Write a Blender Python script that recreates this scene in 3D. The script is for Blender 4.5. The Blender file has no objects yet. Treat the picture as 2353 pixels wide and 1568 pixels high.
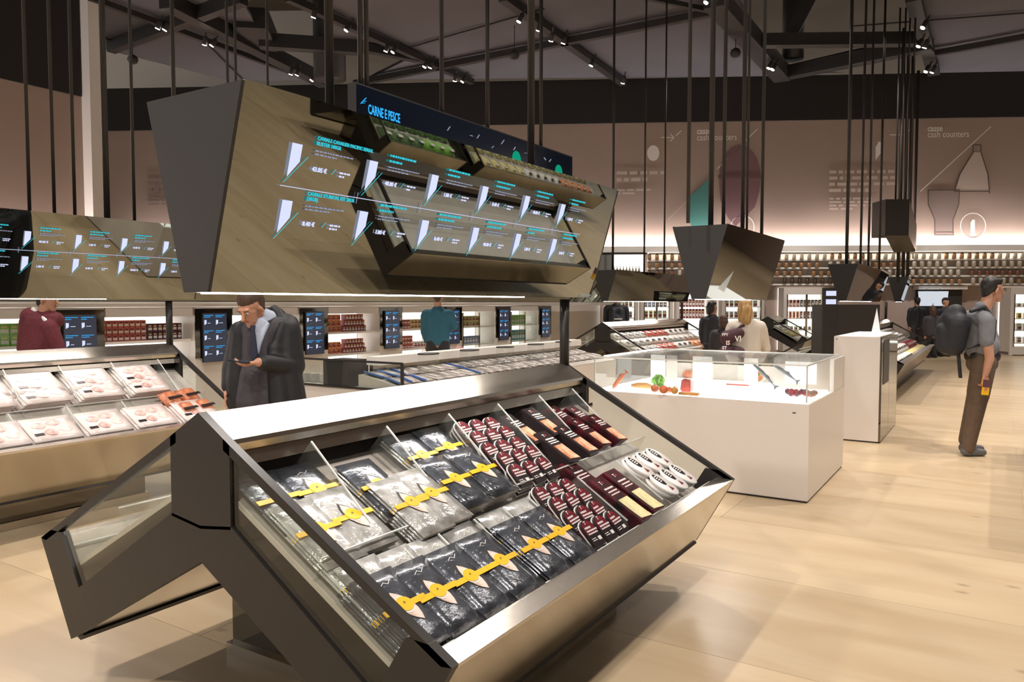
import bpy, bmesh, math, random
import numpy as np
from mathutils import Vector, Matrix, Euler
random.seed(7)
C = bpy.context.scene.collection
sc = bpy.context.scene
# ---------------------------------------------------------------- camera, world, exposure
# store axes: Y runs along the counters, X across them, Z up; metres
F = 1756.0; CX = 1176.5; CY = 784.0; H = 1.5
YAW = math.atan2(1114, F); PITCH = math.atan2(87, F)
cd = bpy.data.cameras.new('camera'); cam = bpy.data.objects.new('camera', cd); C.objects.link(cam)
cd.sensor_width = 36; cd.lens = 36 * F / 2353; cd.clip_end = 200; cd.clip_start = .05
cam.location = (0, 0, H); cam.rotation_euler = (math.pi / 2 - PITCH, 0, YAW)
sc.camera = cam
w = bpy.data.worlds.new('world'); sc.world = w; w.use_nodes = True
w.node_tree.nodes['Background'].inputs[0].default_value = (1.0, .93, .86, 1)
w.node_tree.nodes['Background'].inputs[1].default_value = .7
sc.view_settings.view_transform = 'Standard'; sc.view_settings.look = 'None'
sc.view_settings.gamma = 1; sc.view_settings.use_curve_mapping = False
sc.view_settings.exposure = 0.12
sc.cycles.max_bounces = 8; sc.cycles.glossy_bounces = 5; sc.cycles.transparent_max_bounces = 24
sc.cycles.transmission_bounces = 6; sc.cycles.caustics_reflective = False; sc.cycles.caustics_refractive = False
sc.cycles.sample_clamp_indirect = 4.0
# measuring helpers: where a sight line of the photograph meets a known plane of the store
fh = np.array([-math.sin(YAW), math.cos(YAW), 0]); rr = np.array([math.cos(YAW), math.sin(YAW), 0]); zz = np.array([0, 0, 1.])
ff = fh * math.cos(PITCH) - zz * math.sin(PITCH); uu = fh * math.sin(PITCH) + zz * math.cos(PITCH)
CO = np.array([0, 0, H])
def dr(px, py): return ff + rr * (px - CX) / F - uu * (py - CY) / F
def gz(px, py, z=0): q = dr(px, py); return CO + q * (z - H) / q[2]
def gx(px, py, x): q = dr(px, py); return CO + q * x / q[0]
def gy(px, py, y): q = dr(px, py); return CO + q * y / q[1]
def gd(px, py, D): q = dr(px, py); return CO + q * D / (q @ fh)
# ---------------------------------------------------------------- materials
def lin(c):
    if isinstance(c, str): c = tuple(int(c[i:i + 2], 16) / 255 for i in (0, 2, 4))
    return tuple((x / 12.92 if x <= .04045 else ((x + .055) / 1.055) ** 2.4) for x in c[:3]) + (1,)
def pm(name, col, rough=.5, metal=0., noise=0., scale=8., stretch=(1, 1, 1), bump=0., emit=None, es=0., spec=.5, coat=0., col2=None):
    m = bpy.data.materials.new(name); m.use_nodes = True; nt = m.node_tree; b = nt.nodes['Principled BSDF']
    b.inputs['Base Color'].default_value = lin(col); b.inputs['Roughness'].default_value = rough
    b.inputs['Metallic'].default_value = metal; b.inputs['Specular IOR Level'].default_value = spec
    b.inputs['Coat Weight'].default_value = coat; b.inputs['Coat Roughness'].default_value = .08
    if noise or bump:
        tc = nt.nodes.new('ShaderNodeTexCoord'); mp = nt.nodes.new('ShaderNodeMapping'); mp.inputs['Scale'].default_value = stretch
        n = nt.nodes.new('ShaderNodeTexNoise'); n.inputs['Scale'].default_value = scale; n.inputs['Detail'].default_value = 5
        nt.links.new(tc.outputs['Object'], mp.inputs[0]); nt.links.new(mp.outputs[0], n.inputs['Vector'])
        if noise:
            r = nt.nodes.new('ShaderNodeMapRange'); r.inputs['From Min'].default_value = .35; r.inputs['From Max'].default_value = .65
            mx = nt.nodes.new('ShaderNodeMix'); mx.data_type = 'RGBA'
            c = lin(col); mx.inputs[6].default_value = tuple(x * (1 - noise) for x in c[:3]) + (1,)
            mx.inputs[7].default_value = lin(col2) if col2 else tuple(min(1, x * (1 + noise)) for x in c[:3]) + (1,)
            nt.links.new(n.outputs[0], r.inputs[0]); nt.links.new(r.outputs[0], mx.inputs[0]); nt.links.new(mx.outputs[2], b.inputs['Base Color'])
        if bump:
            bp = nt.nodes.new('ShaderNodeBump'); bp.inputs['Strength'].default_value = bump; bp.inputs['Distance'].default_value = .02
            nt.links.new(n.outputs[0], bp.inputs['Height']); nt.links.new(bp.outputs[0], b.inputs['Normal'])
    if emit: b.inputs['Emission Color'].default_value = lin(emit); b.inputs['Emission Strength'].default_value = es
    return m
def clear(name, tint=(1, 1, 1), refl=.06, rough=.02, haze=0.):
    m = bpy.data.materials.new(name); m.use_nodes = True; nt = m.node_tree; nt.nodes.clear()
    o = nt.nodes.new('ShaderNodeOutputMaterial'); t = nt.nodes.new('ShaderNodeBsdfTransparent'); t.inputs[0].default_value = (*tint, 1)
    g = nt.nodes.new('ShaderNodeBsdfGlossy'); g.inputs['Roughness'].default_value = rough
    lw = nt.nodes.new('ShaderNodeLayerWeight'); lw.inputs[0].default_value = .25
    ma = nt.nodes.new('ShaderNodeMath'); ma.operation = 'MULTIPLY_ADD'; ma.inputs[1].default_value = .55; ma.inputs[2].default_value = refl
    mx = nt.nodes.new('ShaderNodeMixShader')
    pw = nt.nodes.new('ShaderNodeMath'); pw.operation = 'POWER'; pw.inputs[1].default_value = 3.5; lw.inputs[0].default_value = .5; nt.links.new(lw.outputs['Facing'], pw.inputs[0])
    nt.links.new(pw.outputs[0], ma.inputs[0]); nt.links.new(ma.outputs[0], mx.inputs[0]); nt.links.new(t.outputs[0], mx.inputs[1]); nt.links.new(g.outputs[0], mx.inputs[2])
    last = mx
    if haze:
        d = nt.nodes.new('ShaderNodeBsdfDiffuse'); d.inputs[0].default_value = (.85, .85, .82, 1); m2 = nt.nodes.new('ShaderNodeMixShader'); m2.inputs[0].default_value = haze
        nt.links.new(mx.outputs[0], m2.inputs[1]); nt.links.new(d.outputs[0], m2.inputs[2]); last = m2
    nt.links.new(last.outputs[0], o.inputs[0]); return m
def glow(name, col, s):
    m = bpy.data.materials.new(name); m.use_nodes = True; nt = m.node_tree; nt.nodes.clear()
    o = nt.nodes.new('ShaderNodeOutputMaterial'); e = nt.nodes.new('ShaderNodeEmission'); e.inputs[0].default_value = lin(col); e.inputs[1].default_value = s
    nt.links.new(e.outputs[0], o.inputs[0]); return m
def floor_mat():
    m = pm('pale_plank_wood', 'cbb694', .3); nt = m.node_tree; b = nt.nodes['Principled BSDF']
    ge = nt.nodes.new('ShaderNodeNewGeometry'); mp = nt.nodes.new('ShaderNodeMapping'); mp.inputs['Scale'].default_value = (.35, 2.2, 1)
    n = nt.nodes.new('ShaderNodeTexNoise'); n.inputs['Scale'].default_value = 2.2; n.inputs['Detail'].default_value = 8; n.inputs['Distortion'].default_value = .6
    nt.links.new(ge.outputs['Position'], mp.inputs[0]); nt.links.new(mp.outputs[0], n.inputs['Vector'])
    r = nt.nodes.new('ShaderNodeValToRGB'); r.color_ramp.elements[0].position = .3; r.color_ramp.elements[0].color = lin('c0a886')
    r.color_ramp.elements[1].position = .7; r.color_ramp.elements[1].color = lin('cfbb9b'); nt.links.new(n.outputs[0], r.inputs[0])
    v = nt.nodes.new('ShaderNodeTexVoronoi'); v.inputs['Scale'].default_value = 4.2; mp2 = nt.nodes.new('ShaderNodeMapping'); mp2.inputs['Scale'].default_value = (.8, 1.25, 1)
    n2 = nt.nodes.new('ShaderNodeTexNoise'); n2.inputs['Scale'].default_value = 9; ad = nt.nodes.new('ShaderNodeMix'); ad.data_type = 'RGBA'; ad.inputs[0].default_value = .06
    nt.links.new(ge.outputs['Position'], mp2.inputs[0]); nt.links.new(mp2.outputs[0], ad.inputs[6]); nt.links.new(n2.outputs[1], ad.inputs[7]); nt.links.new(ad.outputs[2], v.inputs['Vector'])
    kr = nt.nodes.new('ShaderNodeMapRange'); kr.inputs['From Min'].default_value = .03; kr.inputs['From Max'].default_value = .13; kr.inputs['To Min'].default_value = .55; kr.inputs['To Max'].default_value = 0
    nt.links.new(v.outputs['Distance'], kr.inputs[0])
    sel = nt.nodes.new('ShaderNodeMath'); sel.operation = 'GREATER_THAN'; sel.inputs[1].default_value = .45
    sp = nt.nodes.new('ShaderNodeSeparateColor'); nt.links.new(v.outputs['Color'], sp.inputs[0]); nt.links.new(sp.outputs[0], sel.inputs[0])
    mu = nt.nodes.new('ShaderNodeMath'); mu.operation = 'MULTIPLY'; nt.links.new(kr.outputs[0], mu.inputs[0]); nt.links.new(sel.outputs[0], mu.inputs[1])
    mx = nt.nodes.new('ShaderNodeMix'); mx.data_type = 'RGBA'; mx.inputs[7].default_value = lin('7d6a55')
    nt.links.new(mu.outputs[0], mx.inputs[0]); nt.links.new(r.outputs[0], mx.inputs[6])
    oi = nt.nodes.new('ShaderNodeObjectInfo'); hs = nt.nodes.new('ShaderNodeHueSaturation'); mr = nt.nodes.new('ShaderNodeMapRange'); mr.inputs['To Min'].default_value = .93; mr.inputs['To Max'].default_value = 1.07
    nt.links.new(oi.outputs['Random'], mr.inputs[0]); nt.links.new(mr.outputs[0], hs.inputs['Value']); nt.links.new(mx.outputs[2], hs.inputs['Color'])
    nt.links.new(hs.outputs[0], b.inputs['Base Color']); return m
M = {}
M['floor'] = floor_mat()
M['black'] = pm('black_powder_coat', '2c2927', .4, spec=.35, bump=.02, scale=60)
M['dark'] = pm('dark_sheet', '2d2b2a', .5)
M['steel'] = pm('brushed_steel', 'cfc8bd', .26, 1., noise=.06, scale=20, stretch=(40, 1, 40), bump=.015)
M['steelm'] = pm('polished_steel', 'bdb5a6', .12, 1., noise=.05, scale=3)
M['mirror'] = pm('smoked_mirror', '8d908a', .015, 1.)
M['mirrord'] = pm('dark_mirror', '6f6c66', .05, 1.)
M['white'] = pm('white_lacquer', 'd8d2cc', .3, noise=.01, scale=2)
M['whitew'] = pm('white_shelf', 'e8e4de', .45)
M['acryl'] = clear('clear_acrylic', (.97, .98, .97), .05, .04, .035)
M['glass'] = clear('clear_glass', (.95, .97, .95), .035)
M['edge'] = pm('acrylic_edge', 'd9dcd8', .25, spec=.7)
M['deck'] = pm('white_tray_base', 'c9c3bb', .3, noise=.05, scale=5)
M['strip'] = glow('light_strip', 'fff6ee', 30.)
M['lens'] = glow('lamp_lens', 'fff2e2', 22.)
M['cove'] = glow('cove_strip', 'fff1ec', 80.)
M['panel'] = glow('lit_back_panel', 'fff9f0', 1.9)
M['lightbox'] = glow('backlit_base', 'fffaf4', 2.6)
M['cyan'] = glow('screen_cyan', '35b9c8', 1.1); M['blue'] = glow('screen_blue', '30a0e8', 1.3)
M['txt'] = glow('screen_white', 'd6dcff', 1.0); M['txtd'] = glow('screen_pale', 'a8b0cc', .7)
M['screen'] = pm('screen_face', '20222a', .15, emit='2e323e', es=.9)
M['navy'] = pm('sign_screen', '0a1018', .12, emit='050b18', es=.6)
M['ceil'] = pm('grey_ceiling_panel', '5a5a61', .7, noise=.06, scale=.6)
M['brown'] = pm('raw_roof_underside', '75695a', .8, noise=.12, scale=.5)
M['beam'] = pm('black_steel_beam', '262424', .55)
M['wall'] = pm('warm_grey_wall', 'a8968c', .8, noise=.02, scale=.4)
M['wallshade'] = pm('painted_shade_band', '242222', .8)  # black paint standing in for light falling off up the wall
M['print'] = pm('white_print', 'f2efec', .6)
# ---------------------------------------------------------------- mesh helpers
class MB:
    def __init__(s): s.v = []; s.f = []; s.m = []
    def add(s, vs, fs, mi=0):
        o = len(s.v); s.v += [tuple(map(float, p)) for p in vs]
        for f in fs: s.f.append([i + o for i in f]); s.m.append(mi)
        return s
    def box(s, x0, x1, y0, y1, z0, z1, mi=0):
        return s.add([(x0, y0, z0), (x1, y0, z0), (x1, y1, z0), (x0, y1, z0), (x0, y0, z1), (x1, y0, z1), (x1, y1, z1), (x0, y1, z1)],
                     [(3, 2, 1, 0), (4, 5, 6, 7), (0, 1, 5, 4), (1, 2, 6, 5), (2, 3, 7, 6), (3, 0, 4, 7)], mi)
    def prism(s, pts, y0, y1, mi=0, ax='y'):
        n = len(pts); g = {'y': lambda p, t: (p[0], t, p[1]), 'z': lambda p, t: (p[0], p[1], t), 'x': lambda p, t: (t, p[0], p[1])}[ax]
        vs = [g(p, y0) for p in pts] + [g(p, y1) for p in pts]
        fs = [tuple(range(n)), tuple(range(2 * n - 1, n - 1, -1))] + [(i, i + n, (i + 1) % n + n, (i + 1) % n) for i in range(n)]
        return s.add(vs, fs, mi)
    def bar(s, a, b, w, h=None, mi=0, up=(0, 0, 1)):
        a = Vector(a); b = Vector(b); h = h or w; d = (b - a).normalized(); sd = d.cross(Vector(up))
        if sd.length < 1e-4: sd = Vector((1, 0, 0))
        sd.normalize(); u = sd.cross(d).normalized(); sd *= w / 2; u *= h / 2
        return s.add([a - sd - u, a + sd - u, a + sd + u, a - sd + u, b - sd - u, b + sd - u, b + sd + u, b - sd + u],
                     [(0, 1, 2, 3), (7, 6, 5, 4), (4, 5, 1, 0), (5, 6, 2, 1), (6, 7, 3, 2), (7, 4, 0, 3)], mi)
    def tube(s, pts, r, n=8, mi=0, cap=True):
        pts = [Vector(p) for p in pts]; rs = r if isinstance(r, (list, tuple)) else [r] * len(pts); o = len(s.v); vs = []
        for i, p in enumerate(pts):
            d = (pts[min(i + 1, len(pts) - 1)] - pts[max(i - 1, 0)]).normalized(); a = d.cross(Vector((0, 0, 1)))
            if a.length < .05: a = d.cross(Vector((0, 1, 0)))
            a.normalize(); b = d.cross(a)
            for k in range(n): t = 2 * math.pi * k / n; vs.append(p + (a * math.cos(t) + b * math.sin(t)) * rs[i])
        fs = [(i * n + k, i * n + (k + 1) % n, (i + 1) * n + (k + 1) % n, (i + 1) * n + k) for i in range(len(pts) - 1) for k in range(n)]
        if cap: fs += [tuple(range(n - 1, -1, -1)), tuple(range((len(pts) - 1) * n, len(pts) * n))]
        return s.add(vs, fs, mi)
    def lathe(s, prof, n=12, c=(0, 0, 0), mi=0, sx=1., sy=1.):
        vs = [(c[0] + r * math.cos(2 * math.pi * k / n) * sx, c[1] + r * math.sin(2 * math.pi * k / n) * sy, c[2] + z) for r, z in prof for k in range(n)]
        m = len(prof); fs = [(i * n + k, i * n + (k + 1) % n, (i + 1) * n + (k + 1) % n, (i + 1) * n + k) for i in range(m - 1) for k in range(n)]
        fs += [tuple(range(n - 1, -1, -1)), tuple(range((m - 1) * n, m * n))]
        return s.add(vs, fs, mi)
    def build(s, name, mats, parent=None, smooth=False, bevel=0.):
        me = bpy.data.meshes.new(name); me.from_pydata(s.v, [], s.f)
        for m in (mats if isinstance(mats, (list, tuple)) else [mats]): me.materials.append(M[m] if isinstance(m, str) else m)
        me.polygons.foreach_set('material_index', s.m)
        bm = bmesh.new(); bm.from_mesh(me); bmesh.ops.recalc_face_normals(bm, faces=bm.faces)
        if bevel: bmesh.ops.bevel(bm, geom=bm.edges[:], offset=bevel, segments=2, affect='EDGES', clamp_overlap=True)
        bm.to_mesh(me); bm.free()
        if smooth: me.polygons.foreach_set('use_smooth', [True] * len(me.polygons))
        o = bpy.data.objects.new(name, me); C.objects.link(o)
        if parent: o.parent = parent
        return o
def tag(o, label, cat, group=None):
    o['label'] = label; o['category'] = cat
    if group: o['group'] = group
    return o
def struct(o): o['kind'] = 'structure'; return o
def stuff(o): o['kind'] = 'stuff'; return o
def empty(name, loc=(0, 0, 0), rz=0., label=None, cat=None, group=None):
    o = bpy.data.objects.new(name, None); C.objects.link(o); o.location = loc; o.rotation_euler = (0, 0, rz); o.empty_display_size = .1
    if label: tag(o, label, cat, group)
    return o
def kids(o): return [c for c in C.objects if c.parent == o]
def copy_tree(o, kmap, parent=None):
    c = o.copy(); C.objects.link(c); c.parent = parent
    for ch in kmap.get(o.name, []): copy_tree(ch, kmap, c)
    return c
KM = {}
def nth(i): return ('first', 'second', 'third', 'fourth', 'fifth', 'sixth')[i] if i < 6 else f'{i + 1}th'
def proto(o):
    KM[o.name] = kids(o)
    for k in KM[o.name]: KM[k.name] = kids(k)
    o['used'] = 0; return o
def inst(o, mat=None, label=None, cat=None, group=None, loc=None, rz=0.):
    if not o['used']: o['used'] = 1; c = o
    else: c = copy_tree(o, KM)
    if mat is not None: c.matrix_world = mat
    if loc is not None: c.location = loc; c.rotation_euler = (0, 0, rz)
    if label: c['label'] = label
    if cat: c['category'] = cat
    if group: c['group'] = group
    return c
def text_mesh(body, size, mat, name='lettering', bold=0., align='LEFT', space=1.):
    cu = bpy.data.curves.new('t', 'FONT'); cu.body = body; cu.size = size; cu.offset = bold; cu.align_x = align; cu.space_character = space
    cu.resolution_u = 2; cu.extrude = .0008
    o = bpy.data.objects.new('t', cu); C.objects.link(o); dg = bpy.context.evaluated_depsgraph_get(); me = bpy.data.meshes.new_from_object(o.evaluated_get(dg))
    bpy.data.objects.remove(o); me.materials.clear(); me.materials.append(M[mat]); r = bpy.data.objects.new(name, me); C.objects.link(r); return r
def frame(o, X, Y, Z):
    m = Matrix.Identity(4)
    for i in range(3): m[i][0] = X[i]; m[i][1] = Y[i]; m[i][2] = Z[i]; m[i][3] = o[i]
    return m
# ---------------------------------------------------------------- floor
b = MB().box(-30, 16, -9, 40, -.2, -.004).build('floor', 'floor'); struct(b)
rowm = MB().box(.0015, 3.1985, .0015, 1.0485, -.003, 0).build('plank', 'floor', b)
first = True
for i in range(-1, 16):
    for j in range(-4, 2):
        p = rowm if first else rowm.copy()
        if not first: C.objects.link(p)
        first = False; p.location = (j * 3.2 + (1.6 if i % 2 else .2), i * 1.05, 0)
# ---------------------------------------------------------------- ceiling, roof
def c2(px, py, z=8.2): q = gz(px, py, z); return (q[0], q[1])
def inside(p, L):
    c = False
    for i in range(len(L)):
        (x1, y1), (x2, y2) = L[i], L[i - 1]
        if (y1 > p[1]) != (y2 > p[1]) and p[0] < (x2 - x1) * (p[1] - y1) / (y2 - y1) + x1: c = not c
    return c
def fill2d(name, outer, holes, z, mat, ext=.04):
    from mathutils.geometry import delaunay_2d_cdt
    pts = []; ed = []
    for L in [outer] + holes:
        o = len(pts); pts += [Vector(p) for p in L]; ed += [(o + i, o + (i + 1) % len(L)) for i in range(len(L))]
    vs, _, fs, *_r = delaunay_2d_cdt(pts, ed, [], 0, 1e-5)
    keep = []
    for f in fs:
        c = sum((vs[i] for i in f), Vector((0, 0))) / len(f)
        if inside(c, outer) and not any(inside(c, h) for h in holes): keep.append(list(f))
    m = MB(); m.add([(v.x, v.y, -ext) for v in vs], keep); m.add([(v.x, v.y, ext) for v in vs], keep); r = m.build(name, mat); r.location.z = z; return r
WA = gd(150, 600, 24.4); WB = gd(2600, 600, 22.3)           # foot line of the back wall
WA[2] = WB[2] = 0
wd = (WB - WA); wl = np.linalg.norm(wd); wd = wd / wl; wn = np.array([wd[1], -wd[0], 0])  # wn points to the camera
if wn @ (CO - WA) < 0: wn = -wn
def onW(px, py, off=.02): q = dr(px, py); t = ((WA - CO) @ wn + off) / (q @ wn); return CO + q * t
h1 = [c2(*p) for p in [(562, 12), (640, -60), (760, -60), (752, 186), (640, 118), (604, 84)]]
h2 = [c2(*p) for p in [(792, 112), (945, 132), (842, 184), (790, 184)]]
h3 = [c2(*p) for p in [(1662, -60), (2080, -60), (2120, 84), (1800, 158), (1760, 110)]]
h4 = [c2(*p) for p in [(1860, 168), (2128, 112), (2136, 170), (1990, 176)]]
far = [tuple((WA - wn * .3)[:2]), tuple((WB - wn * .3)[:2])]
ce = fill2d('ceiling', [c2(530, 186), c2(200, 104), c2(0, 40), (-22, -4), (14, -9), (14, 26), far[1], ], [h1, h2, h3, h4], 8.24, 'ceil')
struct(ce)
o = MB().box(-34, 18, -10, 44, 11.2, 11.4).build('ceiling', 'brown'); struct(o)
def beam(p0, p1, w, h, z=8.05):
    a = gz(*p0, z); c = gz(*p1, z); return struct(MB().bar(a, c, w, h).build('ceiling_beam', 'beam'))
for p0, p1, w_, h_ in [((380, 0), (745, 188), .34, .34), ((205, -6), (735, 190), .12, .12), ((560, -6), (255, 108), .22, .3), ((660, -6), (1085, 188), .16, .16),
                       ((596, 94), (836, 110), .3, .34), ((1155, -6), (1432, 191), .2, .16), ((1660, 24), (815, 192), .16, .16), ((1640, -6), (1798, 172), .45, .4),
                       ((1795, 170), (2142, 100), .34, .34), ((1755, 94), (2112, 90), .28, .3), ((2098, -6), (2146, 168), .3, .16), ((2140, 124), (2360, 84), .14, .14),
                       ((1370, -30), (1640, 26), .1, .1), ((838, 110), (960, 134), .2, .2)]:
    beam(p0, p1, w_, h_)
for p0, p1 in [((945, 108), (1250, 20)), ((480, 105), (560, 185)), ((1960, 60), (2353, 30)), ((300, 110), (120, 40))]:
    beam(p0, p1, .03, .03, 8.15)
# roof columns hanging above the openings
def hangcol(px, py0, D, r, z0, z1, nm='ceiling_column'):
    q = gd(px, py0, D); m = MB().lathe([(r, z0), (r, z1)], 14, (q[0], q[1], 0)); return struct(m.build(nm, 'beam', smooth=True))
hangcol(757, 100, 20.5, .42, 7.4, 11.2); hangcol(1823, 60, 22, .3, 8.4, 11.2)
struct(MB().bar(gz(1810, 95, 8.2), gz(1870, -20, 9.4), .35, .3).build('ceiling_beam', 'beam'))
struct(MB().bar(gz(575, 40, 8.3), gz(600, 95, 8.2), .8, .5).build('ceiling_beam', 'beam'))
# ---------------------------------------------------------------- back wall with painted shade band, ledge, cove
def wbox(mb, a0, a1, d0, d1, z0, z1, mi=0):
    P = lambda a, d: WA + wd * a + wn * d
    c = [P(a0, d0), P(a1, d0), P(a1, d1), P(a0, d1)]
    return mb.add([(p[0], p[1], z0) for p in c] + [(p[0], p[1], z1) for p in c], [(3, 2, 1, 0), (4, 5, 6, 7), (0, 1, 5, 4), (1, 2, 6, 5), (2, 3, 7, 6), (3, 0, 4, 7)], mi)
def aW(px): q = onW(px, 600, 0); return float((q - WA) @ wd)
bw = wbox(MB(), -1.5, wl + 3, -.25, 0, 0, 6.9); bw = struct(bw.build('wall_back', 'wall'))
t = wbox(MB(), aW(212), wl + 3, -.3, .06, 6.9, 8.2).build('shade_band', 'wallshade', bw)  # shade of the upper wall put in as colour
lg = wbox(MB(), aW(1330), wl + 3, 0, .62, 3.0, 3.07).build('cove_ledge', 'whitew', bw)
wbox(MB(), aW(300), wl + 3, .12, .2, 3.1, 3.13).build('cove_light', 'cove', bw)
wbox(MB(), aW(300), wl + 3, .2, .24, 3.07, 3.2).build('cove_upstand', 'whitew', bw)
# pale wall seen above the band at the left
q0 = onW(205, 98, -2.5); q1 = onW(560, 196, -2.5)
o = MB(); o.add([(q0[0] - 2, q0[1] - 2, 6), (q1[0] + 3, q1[1] + 1, 6), (q1[0] + 3, q1[1] + 1, 11.2), (q0[0] - 2, q0[1] - 2, 11.2)], [(0, 1, 2, 3)])
o = o.build('wall_far', 'whitew'); sm = o.modifiers.new('t', 'SOLIDIFY'); sm.thickness = .1; struct(o)
# ---------------------------------------------------------------- left wall
LV = -17.0
e1 = gx(184, 100, LV); ztop = 8.15
scale_u = e1[1]
o = MB().box(LV - .3, LV, -4, scale_u, 0, 6.0).build('wall_left', 'wall'); struct(o); lw_ = o
MB().box(LV - .3, LV + .04, -4, scale_u - .02, 6.0, 8.2).build('shade_band', 'wallshade', o)  # same painted shade along the left wall
MB().box(LV + .05, LV + .12, -4, scale_u - .1, 2.5, 2.55).build('cove_light', 'cove', o)
o = MB().box(LV - .12, LV + .34, scale_u, scale_u + .3, 0, 8.2).build('trim_1', 'whitew'); struct(o)
print('left wall end', scale_u, e1)
# side and rear walls of the hall (behind the camera, seen in mirrors)
struct(MB().box(13, 13.2, -9, 30, 0, 8).build('wall_right', 'wall'))
# ---------------------------------------------------------------- lamps: track spot heads
def spot_head(px, py, z, i, aim=None, lab=''):
    a = gz(px, py, z); r = empty('track_spotlight', a, 0, 'lit spotlight head ' + lab, 'spotlight', 'track spotlights under the ceiling')
    return a, r
def make_head(parent=None):
    r = empty('track_spotlight', (0, 0, 0), 0, 'x', 'spotlight', 'track spotlights under the ceiling')
    MB().lathe([(.05, .0), (.055, .02), (.055, .17), (.03, .2)], 12).build('lamp_housing', 'beam', r, True)
    MB().lathe([(.048, -.012), (.052, .004)], 12).build('lamp_lens', 'lens', r)
    MB().box(-.015, .015, -.015, .015, .18, .32).build('bracket', 'beam', r)
    return proto(r)
HD = make_head()
heads = [(362, 66, 'far left track, upper of pair'), (378, 69, 'far left track, lower of a pair'), (470, 103, 'left track, left one above the white wall corner'), (486, 105, 'left track, right one above the white wall corner'),
         (668, 171, 'left track, left one of the pair near its lower end'), (682, 173, 'left track, right one of the pair near its lower end'), (716, 185, 'last one at the right end of the left track'),
         (720, 40, 'top of the middle track beside the thick pole'), (795, 70, 'middle track, just right of the thick pole'), (886, 118, 'middle track, left one of the mid pair'), (902, 120, 'middle track, right one of the mid pair'),
         (975, 154, 'middle track, left one of the lower pair'), (988, 156, 'middle track, right one of the lower pair'), (1045, 186, 'middle track, first of the last pair'), (1062, 188, 'middle track, end of the line'),
         (1192, 50, 'right-centre track, highest'), (1237, 71, 'right-centre track, second from the top'), (1266, 94, 'right-centre track, third from the top'), (1294, 100, 'right-centre track, fourth from the top'), (1358, 151, 'right-centre track, fifth from the top'), (1431, 191, 'right-centre track, lowest above the dark wall'),
         (1622, 6, 'top of the wide truss, left one'), (1640, 12, 'top of the wide truss, right one'), (1766, 157, 'foot of the wide truss, left one'), (1775, 160, 'foot of the wide truss, right one'),
         (2120, 64, 'rightmost track, highest'), (2110, 107, 'rightmost track, left one of the middle pair'), (2124, 110, 'rightmost track, right one of the middle pair'), (2127, 165, 'rightmost track, left one of the lowest pair'), (2141, 167, 'rightmost track, right one of the lowest pair')]
for i, (px, py, lb) in enumerate(heads):
    a = gz(px, py, 7.64)
    m = Matrix.Translation(a) @ Matrix.Rotation(math.radians(random.uniform(-25, 25)), 4, 'X') @ Matrix.Rotation(math.radians(25), 4, 'Y')
    inst(HD, m, 'small glowing spotlight head, ' + lb)
for i, (px, py) in enumerate([(305, 137), (1182, 126), (1690, 122)]):
    a = gz(px, py, 7.5); r = empty('ceiling_speaker', a, 0, f'small black round ceiling speaker hanging at the {("left", "middle", "right")[i]}', 'speaker', None)
    MB().lathe([(.03, .12), (.1, .08), (.13, 0), (.1, -.08), (.03, -.11)], 14).build('speaker_body', 'beam', r, True); MB().tube([(0, 0, .1), (0, 0, .7)], .01, 6).build('cable', 'beam', r)
# the hall's own lamps: soft spotlights on the tracks overhead, then added fill lamps
def lamp(x, y, z, e, size=.35, spread=110, col=(1, .9, .82), tx=None):
    l = bpy.data.lights.new('track_and_fill_lamp', 'SPOT'); l.energy = e; l.shadow_soft_size = size; l.spot_size = math.radians(spread); l.spot_blend = .7; l.color = col
    o = bpy.data.objects.new('track_and_fill_lamp', l); C.objects.link(o); o.location = (x, y, z)
    t = Vector(tx if tx else (x, y, 0)) - Vector((x, y, z)); o.rotation_euler = t.to_track_quat('-Z', 'Y').to_euler(); return o
for (x, y, tx) in [(-4.2, -1, (-3, 2, 0)), (1.2, 1.5, (-1, 2.6, 0)), (-7.6, 4, (-6.6, 3.6, 0)), (-4.2, 8.5, (-4.5, 7, 0)), (.8, 8, (-.6, 7.5, 0)), (-8.3, 11, (-8.3, 10, 0)),
                   (-3.8, 14.5, (-3.8, 13, 0)), (.2, 13.5, (-.2, 12.5, 0)), (-5, 18, (-5, 15.5, 0)), (4, 6, (4, 7, 0)), (5, 13, (5, 12, 0)), (-12, 12, (-12, 11, 0)), (0.5, -3, (-.5, 1, 0))]:
    lamp(x, y, 7.6, 900, .12, 95, tx=tx)

for (x, y, tx) in [(2.6, 10.5, (2.4, 11, 0)), (2.2, 15.5, (1.6, 15.5, 0)), (-1, 16.5, (-.6, 17.5, 0))]: lamp(x, y, 7.6, 620, .12, 72, tx=tx)  # added fill lamps, brighten the aisle floor the mirrors reflect

for px in (1420, 1700, 1980, 2260):     # added fill lamps that brighten the shelving and fridges
    a = gd(px, 697, 16.5); b_ = gd(px, 697, 22.2); lamp(a[0], a[1], 7.6, 900, .12, 46, tx=(b_[0], b_[1], 1.5))
for (x, y) in ((6, 18), (8, 10), (3.5, 22)): lamp(x, y, 7.6, 900, .12, 90, tx=(x, y, 0))  # added fill lamps for the far right side shown in the mirrors
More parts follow.
